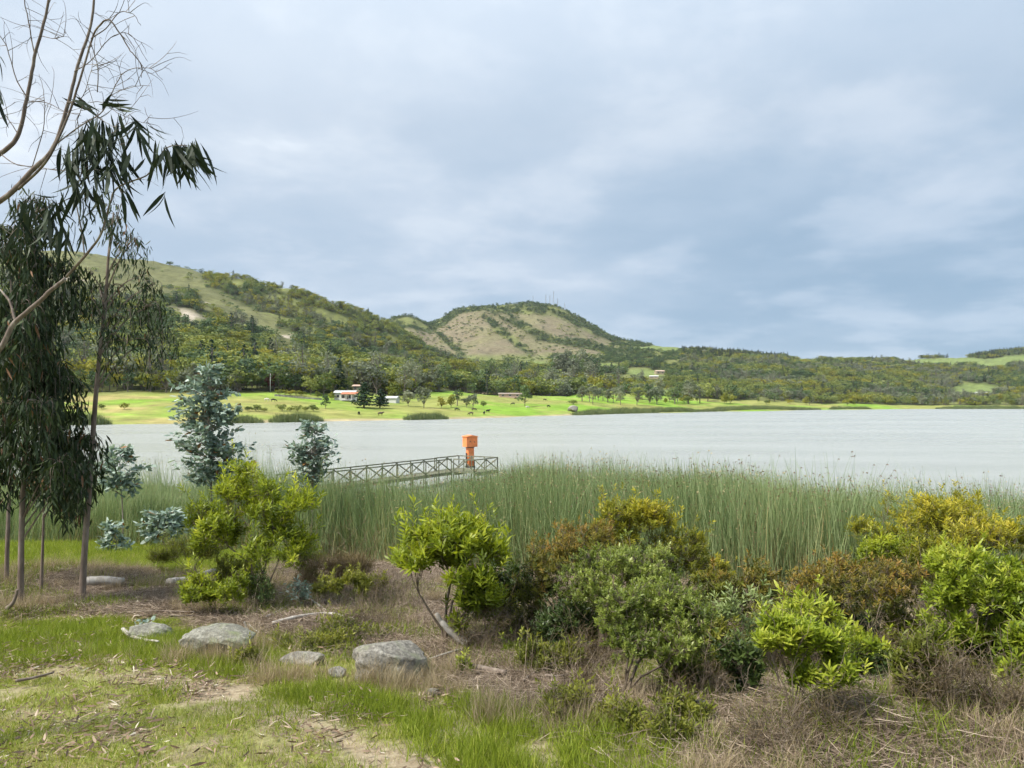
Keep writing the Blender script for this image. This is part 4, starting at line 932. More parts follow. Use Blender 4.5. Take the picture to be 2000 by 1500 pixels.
def shrub(name, label, base, d, lobes, lm, leaf=(.07, .02), tips=420, per=10, toptint=.25, stems=5, r0=.022, lean=0.0, kind='lance', depth=.85, tint0=.45, whorl=.75, clump=.34, low=-.6, nsub=10, scl=1.27, shoot=.09):
    """base: (px,py) of the foot on the ground; lobes: photo ellipses (cx,cy,rx,ry[,dd]) at distance d"""
    g = at(base[0], base[1], d); g[2] = gz(g[0], g[1]) - .03
    e = empty(name, g, label, 'shrub')
    Lb = []
    for l in lobes:
        dd = d + (l[4] if len(l) > 4 else 0.0); c = at(l[0], l[1], dd); jt = scl * (.88 + .26 * rng.random()); rx = l[2] * jt / F * dd; rz_ = l[3] * jt / F * dd
        big = (c[0], c[1], c[2], rx * .72, rx * depth * .72, rz_ * .72)
        for k in range(nsub):                                               # each lobe is itself made of clumps of uneven size
            v = nrm(rng.normal(size=3)); v[2] = abs(v[2]) * 1.1 - .35; v = nrm(v)
            s = clump * (.45 + 1.1 * rng.random())
            Lb.append((c[0] + v[0] * rx * .78, c[1] + v[1] * rx * depth * .78, c[2] + v[2] * rz_ * .78, rx * s, rx * depth * s, max(rz_ * s, rx * s * .6)))
    tips = int(tips * 2.1); P, Nn, h = lobes_points(Lb, tips, .35, low)
    sh_ = rng.random(len(P)) < shoot; P = P + sh_[:, None] * (Nn * .6 + (0, 0, .8)) * leaf[0] * (1.0 + 2.2 * rng.random(len(P)))[:, None]
    kp = P[:, 2] > g[2] + .08; P = P[kp]; Nn = Nn[kp]; P0 = P
    Nn = Nn[:len(P0)] if len(Nn) == len(P0) else nrm(P0 - (np.array([np.mean([l[0] for l in Lb]), np.mean([l[1] for l in Lb]), np.mean([l[2] for l in Lb]) - .3])))
    st = MB(); P_loc = P0 - g
    branch_tree(st, (0, 0, 0), P_loc, r0, (stems, 5, 5), 4, .5, .42, .0022, .07)
    st.build('stems', m_twig, e)
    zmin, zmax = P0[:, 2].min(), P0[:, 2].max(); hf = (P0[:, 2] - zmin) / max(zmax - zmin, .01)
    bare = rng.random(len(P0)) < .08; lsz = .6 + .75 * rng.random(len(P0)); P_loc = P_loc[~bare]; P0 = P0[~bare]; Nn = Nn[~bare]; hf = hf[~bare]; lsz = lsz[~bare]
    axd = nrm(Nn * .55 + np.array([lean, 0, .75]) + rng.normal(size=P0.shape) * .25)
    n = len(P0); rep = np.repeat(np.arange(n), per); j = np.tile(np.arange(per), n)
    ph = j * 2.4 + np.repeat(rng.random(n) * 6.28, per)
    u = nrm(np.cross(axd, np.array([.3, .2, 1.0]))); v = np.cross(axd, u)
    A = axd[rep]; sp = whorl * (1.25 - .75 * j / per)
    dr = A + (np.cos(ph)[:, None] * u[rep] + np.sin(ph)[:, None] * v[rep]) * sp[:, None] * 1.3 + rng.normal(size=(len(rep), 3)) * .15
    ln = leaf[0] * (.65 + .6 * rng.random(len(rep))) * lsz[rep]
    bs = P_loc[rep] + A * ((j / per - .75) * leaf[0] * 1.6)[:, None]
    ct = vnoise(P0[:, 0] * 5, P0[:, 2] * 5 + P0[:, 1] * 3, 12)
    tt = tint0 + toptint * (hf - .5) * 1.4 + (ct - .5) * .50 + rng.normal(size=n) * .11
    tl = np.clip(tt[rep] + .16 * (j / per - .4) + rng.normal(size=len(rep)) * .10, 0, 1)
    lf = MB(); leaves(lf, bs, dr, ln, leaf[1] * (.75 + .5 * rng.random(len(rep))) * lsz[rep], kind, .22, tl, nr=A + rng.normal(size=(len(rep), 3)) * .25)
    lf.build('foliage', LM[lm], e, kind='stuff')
    return e
shrub('leafy_shrub', 'tall loose yellow-green shrub behind left rock, in front of reeds', (508, 1180), 13.0, [(480, 945, 52, 34), (545, 985, 56, 40), (420, 1010, 48, 38, .2), (490, 1030, 66, 44, -.3), (560, 1060, 44, 48), (420, 1060, 40, 22), (590, 985, 26, 18), (535, 1095, 46, 40, -.4), (480, 1000, 60, 50, .4), (500, 1150, 24, 44, -.4)], 'lime', (.10, .024), 640, 11, .22, 5, .032, nsub=6)
shrub('leafy_shrub', 'low rounded bright shrub right behind the left rock', (420, 1212), 12.0, [(418, 1150, 46, 34), (395, 1160, 30, 28), (445, 1155, 28, 30)], 'lime', (.065, .018), 330, 10, .2, 4, .016)
shrub('leafy_shrub', 'bright lime shrub with dark bare stem in the middle, before the reeds', (868, 1268), 10.1, [(885, 1055, 66, 40), (835, 1085, 48, 36), (940, 1090, 46, 44), (885, 1100, 74, 44, -.3), (930, 1150, 46, 52, -.2), (885, 1040, 44, 30), (925, 1210, 32, 40, -.3)], 'lime', (.105, .026), 560, 11, .2, 4, .034, nsub=7)
shrub('leafy_shrub', 'dark green shrub tucked right of the lime shrub with bare stem', (985, 1215), 10.9, [(985, 1140, 36, 34), (1000, 1165, 30, 26)], 'deep', (.075, .022), 240, 9, .1, 4, .016)
shrub('leafy_shrub', 'rust-topped rounded shrub left of centre group', (1100, 1262), 10.6, [(1115, 1065, 72, 46), (1070, 1095, 56, 50), (1140, 1040, 50, 32), (1045, 1150, 34, 44), (1110, 1120, 70, 50, -.3), (1090, 1180, 60, 40), (1150, 1190, 44, 36)], 'rust', (.05, .013), 760, 11, .5, 7, .030, tint0=.46, depth=.8)
shrub('leafy_shrub', 'tallest golden-green shrub at back of the centre group', (1240, 1225), 11.6, [(1235, 1020, 60, 34), (1260, 1050, 70, 44), (1320, 1085, 50, 44), (1200, 1060, 40, 44), (1345, 1075, 26, 26), (1290, 1120, 60, 40), (1225, 1000, 36, 18)], 'gold', (.07, .019), 660, 10, .5, 6, .030, tint0=.42)
shrub('leafy_shrub', 'pale small-leaved shrub in the middle of centre group', (1200, 1292), 9.3, [(1200, 1110, 80, 36), (1270, 1120, 66, 40), (1150, 1150, 56, 36), (1225, 1160, 90, 42), (1320, 1160, 44, 36)], 'small', (.045, .017), 820, 10, .3, 7, .026, tint0=.5)
shrub('leafy_shrub', 'small-leaved shrub on forked grey stem, nearest of centre group', (1222, 1372), 7.2, [(1265, 1200, 84, 36), (1215, 1225, 52, 40), (1325, 1215, 52, 40), (1270, 1250, 88, 44), (1300, 1290, 50, 40), (1235, 1265, 48, 30)], 'small', (.036, .015), 900, 10, .2, 4, .026, tint0=.5)
shrub('leafy_shrub', 'small shrub with reddish flat top against the reeds right of centre', (1452, 1262), 10.2, [(1450, 1145, 60, 34), (1415, 1160, 34, 30), (1490, 1165, 32, 34), (1450, 1185, 58, 32)], 'rust', (.062, .018), 430, 10, .75, 5, .022, tint0=.42)
shrub('sapling', 'slender pale sage-green sapling before the reddish-topped shrub', (1446, 1362), 8.2, [(1450, 1178, 34, 24), (1440, 1210, 36, 34), (1465, 1245, 34, 34), (1420, 1290, 30, 40), (1450, 1320, 40, 34)], 'sage', (.075, .021), 70, 9, .35, 2, .012, tint0=.55, nsub=5)
shrub('leafy_shrub', 'vivid green shrub on thin bare stems nearest the camera at right', (1545, 1492), 5.9, [(1545, 1245, 70, 30), (1600, 1275, 60, 36), (1530, 1275, 50, 34), (1640, 1310, 34, 40), (1590, 1330, 44, 30), (1560, 1230, 40, 20)], 'fresh', (.066, .017), 400, 10, .25, 9, .012, tint0=.62, low=-.05, scl=1.0, shoot=.03)
shrub('leafy_shrub', 'small bright rosettes on bare twigs just behind vivid green shrub', (1600, 1400), 6.9, [(1578, 1198, 40, 14), (1615, 1212, 26, 14), (1690, 1265, 18, 16), (1650, 1240, 22, 12)], 'fresh', (.075, .021), 46, 10, .2, 5, .010, tint0=.72)
shrub('leafy_shrub', 'dark rust-brown dome shrub before the reeds on the right', (1690, 1345), 8.5, [(1680, 1135, 84, 44), (1620, 1165, 66, 44), (1745, 1135, 60, 46), (1690, 1175, 110, 46), (1575, 1185, 36, 30), (1760, 1200, 44, 44), (1680, 1225, 90, 40, .2), (1610, 1220, 50, 34)], 'rust', (.046, .013), 1000, 10, .55, 8, .026, tint0=.44, depth=.8)
shrub('leafy_shrub', 'broad yellow dome shrub standing highest at right against the water', (1800, 1180), 15.5, [(1770, 1010, 80, 36), (1840, 1015, 66, 34), (1720, 1035, 42, 40), (1890, 1040, 34, 30), (1790, 1050, 100, 40)], 'gold', (.085, .023), 620, 10, .45, 8, .034, tint0=.60)
shrub('leafy_shrub', 'small bright green shrub at left foot of the yellow dome', (1735, 1190), 12.6, [(1730, 1078, 44, 24), (1700, 1090, 26, 18), (1760, 1090, 28, 26)], 'lime', (.08, .022), 190, 10, .3, 5, .018, tint0=.55)
shrub('leafy_shrub', 'long golden shrub mass at right edge behind the green ones', (1930, 1250), 11.4, [(1900, 1070, 70, 32), (1965, 1065, 60, 34), (1850, 1085, 50, 30), (2030, 1070, 60, 40), (1940, 1105, 100, 40), (1840, 1130, 44, 40)], 'gold', (.065, .019), 820, 10, .5, 8, .030, tint0=.56)
shrub('leafy_shrub', 'big fresh green shrub with upright stems at right edge', (1888, 1408), 7.6, [(1900, 1110, 66, 36), (1960, 1135, 60, 44), (1850, 1150, 48, 40), (1920, 1175, 84, 50), (1990, 1190, 60, 60), (1860, 1215, 50, 44), (1930, 1240, 80, 40), (1830, 1190, 30, 34), (1980, 1270, 60, 40), (1870, 1275, 40, 30)], 'fresh', (.062, .018), 900, 11, .35, 8, .026, tint0=.48)
shrub('leafy_shrub', 'small bright shrub cut off by the right edge low down', (2005, 1420), 6.6, [(1990, 1310, 26, 22), (2030, 1300, 40, 34), (1975, 1330, 16, 14), (2020, 1250, 40, 30)], 'fresh', (.075, .021), 120, 10, .2, 4, .012, tint0=.55)
shrub('leafy_shrub', 'narrow deep green shrub in the gap left of right-edge stems', (1722, 1385), 7.4, [(1722, 1320, 24, 40), (1715, 1350, 26, 26)], 'deep', (.055, .017), 150, 9, .2, 3, .010, tint0=.55)
shrub('leafy_shrub', 'dark leafy upright plant beside the vivid green shrub, left', (1462, 1420), 6.8, [(1450, 1320, 26, 60), (1440, 1290, 24, 30), (1455, 1385, 22, 30)], 'deep', (.06, .019), 150, 9, .4, 3, .010, tint0=.6)
shrub('low_shrub', 'low round green bush between the dry grass and lime shrub', (665, 1188), 12.6, [(640, 1150, 24, 20), (680, 1148, 32, 24)], 'olive', (.06, .015), 260, 10, .3, 5, .012, tint0=.62)
shrub('low_shrub', 'little green bush right of the low round one', (742, 1166), 13.6, [(742, 1143, 15, 17)], 'olive', (.06, .016), 70, 10, .3, 3, .009, tint0=.7)
shrub('twiggy_shrub', 'brown wispy bush above the low round green bush', (655, 1150), 14.2, [(655, 1112, 52, 30), (625, 1125, 30, 24), (690, 1120, 30, 26)], 'brown', (.16, .006), 420, 8, .2, 9, .012, whorl=.45)
shrub('twiggy_shrub', 'olive-brown bush left of the tall loose yellow-green shrub', (376, 1125), 17.0, [(375, 1080, 44, 26), (345, 1085, 30, 20), (405, 1075, 26, 26)], 'olive', (.11, .010), 360, 9, .3, 8, .014, whorl=.5, tint0=.5)
for px, py, rx, ry, lm, lb in ((1010, 1185, 40, 40, 'olive', 'olive bush filling the gap between lime and rust-topped shrubs'), (1395, 1190, 40, 44, 'olive', 'olive bush in the gap left of the reddish flat-topped shrub'), (1545, 1205, 40, 40, 'deep', 'dark bush in the gap right of reddish flat-topped shrub'), (1790, 1245, 46, 44, 'olive', 'olive bush between the dark dome and the right-edge shrub'), (1650, 1250, 60, 34, 'deep', 'dark leafy skirt bush under the rust-brown dome'), (1110, 1225, 50, 36, 'deep', 'dark leafy bush under the rust-topped rounded shrub'), (1850, 1110, 40, 40, 'rust', 'rust-tinged bush below the broad yellow dome'), (1385, 1130, 30, 34, 'gold', 'golden sprig right of the tallest golden-green shrub'), (600, 1090, 30, 40, 'lime', 'slim yellow-green bush right of the tall loose shrub'), (450, 1120, 30, 34, 'olive', 'olive bush under the left side of tall loose shrub'), (1960, 1290, 60, 44, 'olive', 'olive bush low under the right-edge shrub'), (1330, 1310, 40, 34, 'small', 'small-leaved bush right of the forked grey stem'), (1400, 1270, 44, 40, 'olive', 'olive bush left of the pale sage-green sapling'), (1500, 1235, 40, 36, 'olive', 'olive bush behind the pale sage-green sapling, right side'), (1700, 1290, 50, 36, 'lime', 'yellow-green bush right of the vivid green shrub'), (1800, 1310, 44, 36, 'olive', 'olive bush low between dark dome and right-edge stems'), (1075, 1290, 40, 22, 'olive', 'low olive bush above the crooked dead branch'), (1160, 1215, 44, 36, 'small', 'pale small-leaved bush at left foot of centre group'), (1640, 1165, 50, 34, 'olive', 'olive-green bush on the left shoulder of the dark dome'), (950, 1180, 36, 40, 'lime', 'yellow-green bush at right foot of the lime shrub')):
    d_ = ghit(px, py + ry * 1.5)[1]
    shrub('leafy_bush', lb, (px, py + ry * 1.5), d_, [(px, py, rx, ry), (px, py + ry * .5, rx * .8, ry * .6)], lm, (.06, .017), int(110 + rx * 3), 9, .3, 6, .012, tint0=.45)
for px, py, rx, ry, lm, lb in ((600, 1255, 60, 16, 'olive', 'sprawling olive weeds between the two driftwood branches and slab'), (482, 1292, 20, 18, 'olive', 'olive weed clump right below the left rock'), (905, 1305, 12, 18, 'fresh', 'tiny bright green sapling right of the big rock'), (1000, 1270, 14, 12, 'fresh', 'tiny pale green sprig right of the leaning branch'), (680, 1240, 60, 18, 'olive', 'sprawling olive weeds directly behind the big rock'), (1135, 1385, 60, 24, 'olive', 'low mixed weeds left of the forked grey stem'), (1300, 1400, 80, 26, 'olive', 'low mixed weeds under the nearest centre shrub'), (500, 1165, 22, 40, 'deep', 'dark leafy shoot under the tall loose shrub'), (1005, 1200, 30, 24, 'olive', 'small olive shrub under the dark one right of lime shrub')):
    d_ = ghit(px, py + ry)[1]
    shrub('weed_clump', lb, (px, py + ry), d_, [(px, py, rx, ry)], lm, (.05, .014), int(40 + rx * 2.4), 8, .2, 6, .006, tint0=.5, nsub=10, clump=.34)

for px, py, rx, ry, lb in ((1050, 1230, 56, 40, 'brown twiggy undergrowth at left foot of the rust-topped shrub'), (1165, 1265, 60, 36, 'brown twiggy undergrowth between the rust-topped and nearest centre shrubs'), (1395, 1240, 50, 44, 'dark twiggy undergrowth right of the centre shrub group'), (1500, 1260, 50, 44, 'twiggy undergrowth behind the vivid green shrub'), (1620, 1290, 70, 44, 'dense brown twigs under the dark dome shrub, left half'), (1745, 1295, 60, 46, 'dense brown twigs under the dark dome shrub, right half'), (1830, 1330, 50, 50, 'tangle of brown stalks left of right-edge stems'), (1960, 1345, 56, 50, 'tangle of brown stalks under the right-edge shrub'), (1365, 1340, 50, 44, 'brown twigs right of the forked grey stem'), (945, 1235, 44, 40, 'brown twigs right of the dark bare stem'), (1500, 1400, 70, 60, 'thin bare twigs around the vivid green shrub stems'), (1640, 1390, 60, 40, 'thin bare twigs right of the vivid green shrub stems'), (1130, 1330, 40, 20, 'grey twigs beside the crooked dead branch'), (780, 1150, 50, 40, 'grassy dry tuft left of the lime shrub'), (720, 1200, 40, 24, 'low grassy dry tuft behind the big boulder')):
    d_ = ghit(px, py + ry)[1]
    shrub('twiggy_bush', lb, (px, py + ry), d_, [(px, py, rx, ry), (px, py + ry * .5, rx * .9, ry * .6)], 'brown', (.10, .0042), int((60 + rx * 2.2) * (.45 if py > 1380 else 1)), 4, .1, 18, .0055, whorl=.9, tint0=.22, nsub=14, clump=.42)
# ------------------------------------------------------------------ blue-green young gums
m_blue = leaf_mat('blue_green_leaves', [(0.0, (0.095, 0.150, 0.110)), (0.45, (0.245, 0.325, 0.265)), (0.8, (0.43, 0.51, 0.44)), (0.93, (0.57, 0.63, 0.57)), (1.0, (0.30, 0.15, 0.06))], .25, .5, .35)
m_gumstem = bark_mat('young_gum_stem', (0.17, 0.14, 0.115), (0.30, 0.26, 0.22), 8)
def gum_sapling(label, base, d, top, tiers, leaf=.17, n=13):
    g = at(base[0], base[1], d); g[2] = gz(g[0], g[1]) - .05
    e = empty('gum_sapling', g, label, 'tree')
    tp = at(top[0], top[1], d) - g
    st = MB(); c = curve([(0, 0, 0), tp * .35 + (.03, 0, 0), tp * .7 + (-.03, .02, 0), tp], 6)
    r0 = .0075 * np.linalg.norm(tp) + .006
    tubes(st, c[None], np.linspace(r0, .006, len(c))[None], 7); st.build('trunk', m_gumstem, e)
    lf, br = MB(), MB()
    for (cx, cy, rx0, ry) in tiers:                                          # tiers of side branches, each ending in sprays
        for k in range(n):
            a = rng.random() * 6.283; rx = rx0 * (.75 + .55 * rng.random())
            tip = at(cx, cy, d) - g + np.array([math.cos(a) * rx / F * d, math.sin(a) * rx / F * d * .8, (rng.random() * 2 - 1) * ry / F * d])
            zt = max(tip[2] - .35 * np.hypot(*tip[:2]) - .05, .05 * tp[2]); o_ = np.array([np.interp(zt, c[:, 2], c[:, 0]), np.interp(zt, c[:, 2], c[:, 1]), min(zt, c[-1, 2])])
            mid = (o_ + tip) / 2 + (0, 0, .06); P = curve([o_, mid, tip], 6)
            tubes(br, P[None], np.linspace(.011, .003, len(P))[None], 4, cap=False)
            m_ = 15; f = .35 + .65 * rng.random(m_); bp = np.stack([np.interp(f, np.linspace(0, 1, len(P)), P[:, i]) for i in range(3)], -1) + rng.normal(size=(m_, 3)) * .05
            dr = nrm(tip - o_)[None] * .6 + rng.normal(size=(m_, 3)) * (.7, .7, .45) + (0, 0, -.05)
            old = rng.random(m_) < .02
            leaves(lf, bp, dr, leaf * (.65 + .6 * rng.random(m_)), leaf * .42 * (.8 + .4 * rng.random(m_)), 'oval', .15, np.where(old, 1.0, np.clip(.48 + rng.normal(size=m_) * .2, 0, .92)), nr=rng.normal(size=(m_, 3)) * .7 + (0, 0, 1.0))
    br.build('branches', m_gumstem, e); lf.build('foliage', m_blue, e, kind='stuff')
gum_sapling('tallest blue-green young gum tree rising in front of the lake at left', (412, 1045), 27.0, (408, 706), [(405, 735, 26, 22), (395, 770, 48, 22), (405, 805, 60, 20), (398, 835, 60, 18), (380, 860, 44, 16), (450, 868, 34, 14), (395, 895, 52, 16), (440, 905, 40, 12), (405, 925, 40, 12), (375, 800, 34, 24), (435, 785, 30, 26)], .24, 18)
gum_sapling('smaller blue-green young gum in front of the jetty rail', (607, 1092), 24.5, (612, 822), [(612, 842, 22, 14), (600, 865, 34, 14), (622, 868, 34, 14), (590, 890, 30, 12), (625, 893, 34, 12), (610, 915, 30, 12), (602, 935, 20, 10)], .18, 15)
gum_sapling('pale blue-green young gum half hidden in reeds left of the tallest', (240, 1040), 27.5, (234, 868), [(232, 885, 22, 12), (225, 905, 36, 14), (245, 915, 40, 14), (222, 935, 36, 14), (245, 950, 32, 14)], .25, 10)
gum_sapling('small silvery gum sapling at the edge of the green flat', (318, 1075), 24.5, (318, 992), [(318, 1005, 26, 10), (305, 1020, 34, 10), (335, 1022, 32, 10), (318, 1040, 36, 10)], .24, 10)
gum_sapling('smallest gum sapling with pale top and dark lower leaves, far left', (228, 1096), 22.5, (222, 1018), [(222, 1030, 20, 10), (216, 1048, 22, 10), (226, 1066, 26, 12), (214, 1080, 24, 8)], .18, 8)
gum_sapling('tiny grey-green gum seedling in the dry straw by the driftwood', (585, 1178), 13.0, (586, 1138), [(585, 1148, 14, 6), (588, 1160, 18, 6)], .07, 9)
gum_sapling('tiny bright turquoise gum seedling growing out of the flat rock', (286, 1254), 10.6, (287, 1218), [(287, 1228, 6, 5), (285, 1240, 9, 6)], .075, 7)

# ------------------------------------------------------------------ tall gum trees at the left
m_gumbark = bark_mat('gum_bark', (0.10, 0.075, 0.06), (0.20, 0.155, 0.125), 6, (0.33, 0.28, 0.24))
m_gumleaf = leaf_mat('hanging_gum_leaves', [(0.0, (0.016, 0.028, 0.012)), (0.5, (0.036, 0.056, 0.022)), (0.85, (0.075, 0.10, 0.036)), (1.0, (0.19, 0.10, 0.05))], .16, .5, .2)
def weeping_gum(label, trunk, d, r0, tufts, leaf=.17, dd=0.6, nh=9, dens=1.0):
    """trunk: photo points foot to top; tufts: (cx, cy_top, rx, hang_px, count) of hanging sprays"""
    g = at(trunk[0][0], trunk[0][1], d); g[2] = gz(g[0], g[1]) - .08
    e = empty('gum_tree', g, label, 'tree')
    pts = [np.zeros(3)] + [at(p[0], p[1], d) - g for p in trunk[1:]]
    c = curve(pts, 8); tr = MB(); tubes(tr, c[None], np.linspace(r0, r0 * .22, len(c))[None] * (1 + .25 * np.exp(-np.linspace(0, 1, len(c)) * 40)), 9); tr.build('trunk', m_gumbark, e, True)
    br, lf = MB(), MB()
    for (cx, cy, rx, hang, cnt) in tufts:
        hub = at(cx, cy, d) - g + np.array([0, rng.normal() * dd * .5, 0])
        zt = np.clip(hub[2] - .8 * abs(hub[0] - np.interp(hub[2], c[:, 2], c[:, 0])) - .3, c[0, 2] + .5, c[-1, 2] - .02)
        o_ = np.array([np.interp(zt, c[:, 2], c[:, 0]), np.interp(zt, c[:, 2], c[:, 1]), zt])
        P = curve([o_, (o_ + hub) / 2 + (0, 0, .12 * np.linalg.norm(hub - o_)), hub], 6)
        tubes(br, P[None], np.linspace(.016, .007, len(P))[None], 5, cap=False)
        for k in range(int(cnt * dens)):
            a = rng.random() * 6.283; q_ = math.sqrt(rng.random())
            tp = hub + np.array([math.cos(a) * q_ * rx / F * d, math.sin(a) * q_ * dd * .6, rng.normal() * .10])
            hl = hang / F * d * (.55 + .6 * rng.random())
            low_ = tp + np.array([rng.normal() * .07, rng.normal() * .07, -hl])
            P = curve([hub, (hub + tp) / 2 + (0, 0, .06), tp, tp * .5 + low_ * .5, low_], 4)
            tubes(br, P[None], np.linspace(.006, .0018, len(P))[None], 3, cap=False)
            m_ = int(nh * (1 + hl * 3.2)); f = .30 + .70 * rng.random(m_)
            bp = np.stack([np.interp(f, np.linspace(0, 1, len(P)), P[:, i]) for i in range(3)], -1) + rng.normal(size=(m_, 3)) * (.07, .07, .05)
            dr = rng.normal(size=(m_, 3)) * (.38, .38, .2) + (0, 0, -1.0)
            leaves(lf, bp, dr, leaf * (.6 + .7 * rng.random(m_)), leaf * .17 * (.8 + .4 * rng.random(m_)), 'sickle', rng.normal(size=m_) * .22, np.where(rng.random(m_) < .025, 1.0, np.clip(.45 + rng.normal(size=m_) * .2, 0, .86)), nr=rng.normal(size=(m_, 3)))
    br.build('branches', m_gumbark, e); lf.build('foliage', m_gumleaf, e, kind='stuff')
    return e
weeping_gum('slim gum tree with leaning trunk and weeping crown over the lake', [(160, 1178), (165, 1080), (178, 900), (190, 740), (205, 600), (212, 500), (222, 415)], 13.6, .062,
            [(225, 425, 34, 40, 9), (262, 440, 34, 50, 11), (285, 480, 24, 60, 9), (235, 490, 40, 55, 9), (190, 540, 26, 40, 6), (180, 560, 22, 70, 8), (290, 550, 26, 60, 9), (285, 600, 34, 80, 15), (245, 620, 44, 80, 14), (300, 650, 22, 70, 11), (265, 670, 46, 75, 15), (238, 560, 40, 60, 8), (195, 590, 30, 60, 7), (250, 530, 40, 60, 9)], .15, .6, 7, .72)
weeping_gum('dense dark gum tree with crown hanging almost to ground, far left', [(40, 1202), (42, 1050), (48, 880), (58, 700), (66, 560), (72, 440)], 12.9, .055,
            [(70, 400, 34, 60, 16), (60, 460, 50, 90, 26), (85, 520, 52, 110, 30), (60, 600, 66, 120, 38), (100, 640, 50, 100, 26), (40, 700, 70, 120, 38), (100, 740, 54, 120, 32), (130, 790, 32, 90, 16), (60, 800, 70, 120, 38), (110, 860, 50, 90, 24), (150, 900, 26, 70, 12), (162, 930, 16, 60, 8), (110, 930, 44, 60, 12), (95, 960, 20, 60, 7), (30, 880, 50, 70, 14), (15, 920, 26, 80, 8)], .20, .8, 8, 1.0)
weeping_gum('gum tree with thin dark trunk cut by the left edge', [(12, 1148), (16, 1020), (22, 860), (24, 700), (20, 500)], 14.6, .045, [(10, 480, 40, 80, 14), (5, 560, 40, 90, 16), (0, 640, 40, 100, 16), (10, 740, 40, 100, 16), (5, 840, 40, 90, 14), (30, 900, 30, 60, 8), (-60, 600, 60, 140, 20), (-70, 760, 60, 140, 20)], .20, .8, 9)
weeping_gum('thinnest gum stem with low dark foliage between two trunks', [(80, 1152), (84, 1050), (87, 950), (92, 850)], 14.2, .032, [(90, 860, 34, 60, 12), (120, 900, 34, 70, 14), (140, 940, 30, 60, 10), (95, 920, 34, 50, 10)], .22, .6, 9, 1.4)
# ------------------------------------------------------------------ the near gum whose branches reach in from the left
m_nearbark = bark_mat('near_gum_bark', (0.085, 0.062, 0.052), (0.16, 0.125, 0.105), 14, (0.33, 0.29, 0.25))
nt_g = np.array([-5.3, 5.4, 0.0]); nt_g[2] = gz(nt_g[0], nt_g[1]) - .1
near = empty('overhanging_gum_tree', nt_g, 'near gum tree reaching bare twigs and long dark leaves in from left edge', 'tree')
def rel_(p): return np.asarray(p) - nt_g
def pxs(L_): return [rel_(at(px, py, d)) for px, py, d in L_]
q = MB(); c = curve([(0, 0, 0), (.05, 0, 1.2), (.02, .02, 2.6), (.12, 0, 4.2), (.1, .05, 6.0), (.2, 0, 7.6)], 8); tubes(q, c[None], np.linspace(.16, .05, len(c))[None], 12); q.build('trunk', m_nearbark, near, True)
LIMBS = [([(-460, 850, 5.4), (-180, 790, 5.3), (-20, 700, 5.2), (30, 628, 5.2), (90, 575, 5.2), (130, 540, 5.2)], .034, .020),
 ([(130, 540, 5.2), (165, 500, 5.15), (195, 455, 5.1), (210, 400, 5.1), (222, 365, 5.1), (275, 340, 5.0), (310, 290, 4.95), (350, 283, 4.9)], .016, .004),
 ([(30, 628, 5.2), (18, 590, 5.25), (-5, 565, 5.3)], .016, .008),
 ([(-430, 640, 5.4), (-150, 480, 5.3), (0, 392, 5.2), (60, 335, 5.2), (105, 285, 5.2), (128, 210, 5.2), (145, 140, 5.2), (172, 40, 5.2), (178, -40, 5.2)], .034, .009),
 ([(-440, 520, 5.4), (-120, 370, 5.4), (0, 300, 5.4), (35, 262, 5.4), (52, 190, 5.4), (68, 110, 5.4), (90, 30, 5.4), (104, -40, 5.4)], .032, .010),
 ([(35, 370, 5.2), (90, 315, 5.1), (130, 235, 5.1), (160, 150, 5.1), (185, 70, 5.1), (215, 40, 5.0), (240, 65, 5.0), (262, 105, 5.0), (280, 130, 5.0), (279, 155, 5.0)], .016, .003),
 ([(178, 75, 5.1), (205, 55, 5.0), (232, 20, 5.0), (255, 20, 5.0), (268, 40, 5.0)], .007, .002),
 ([(105, 285, 5.2), (150, 250, 5.1), (200, 215, 5.1), (225, 165, 5.1), (250, 135, 5.1), (290, 132, 5.0), (312, 150, 5.0)], .008, .002),
 ([(200, 215, 5.1), (215, 190, 5.1), (255, 172, 5.1), (292, 168, 5.1)], .005, .002),
 ([(190, 180, 5.1), (192, 130, 5.1), (186, 85, 5.1)], .006, .004),
 ([(52, 190, 5.4), (30, 150, 5.4), (12, 90, 5.4), (-10, 55, 5.4)], .008, .003), ([(68, 110, 5.4), (58, 60, 5.4), (50, 10, 5.4), (45, -30, 5.4)], .008, .004),
 ([(80, 70, 5.4), (110, 75, 5.3), (125, 62, 5.3)], .005, .002), ([(35, 262, 5.4), (15, 230, 5.4), (-5, 205, 5.4)], .006, .003), ([(60, 198, 5.4), (90, 200, 5.4), (120, 215, 5.3), (155, 225, 5.3)], .006, .002),
 ([(0, 300, 5.4), (30, 320, 5.3), (70, 325, 5.3), (130, 330, 5.2), (190, 318, 5.2)], .007, .002), ([(60, 335, 5.2), (85, 250, 5.2), (88, 190, 5.2), (84, 140, 5.2)], .006, .002),
 ([(145, 140, 5.2), (175, 120, 5.2), (215, 75, 5.1), (250, 70, 5.1), (278, 118, 5.1)], .006, .002), ([(130, 200, 5.2), (160, 195, 5.1), (180, 150, 5.1), (186, 110, 5.1)], .005, .002),
 ([(195, 455, 5.1), (225, 430, 5.1), (240, 380, 5.1), (235, 330, 5.1)], .006, .002), ([(165, 500, 5.15), (160, 450, 5.2), (150, 380, 5.2), (165, 320, 5.2), (160, 240, 5.2), (175, 200, 5.1)], .009, .003),
 ([(175, 200, 5.1), (200, 200, 5.1), (235, 222, 5.0), (285, 235, 5.0), (283, 205, 5.0)], .004, .002), ([(160, 240, 5.2), (190, 230, 5.1), (225, 250, 5.0), (262, 240, 5.0)], .004, .002), ([(150, 380, 5.2), (110, 400, 5.2), (60, 420, 5.3), (20, 470, 5.3)], .006, .002)]
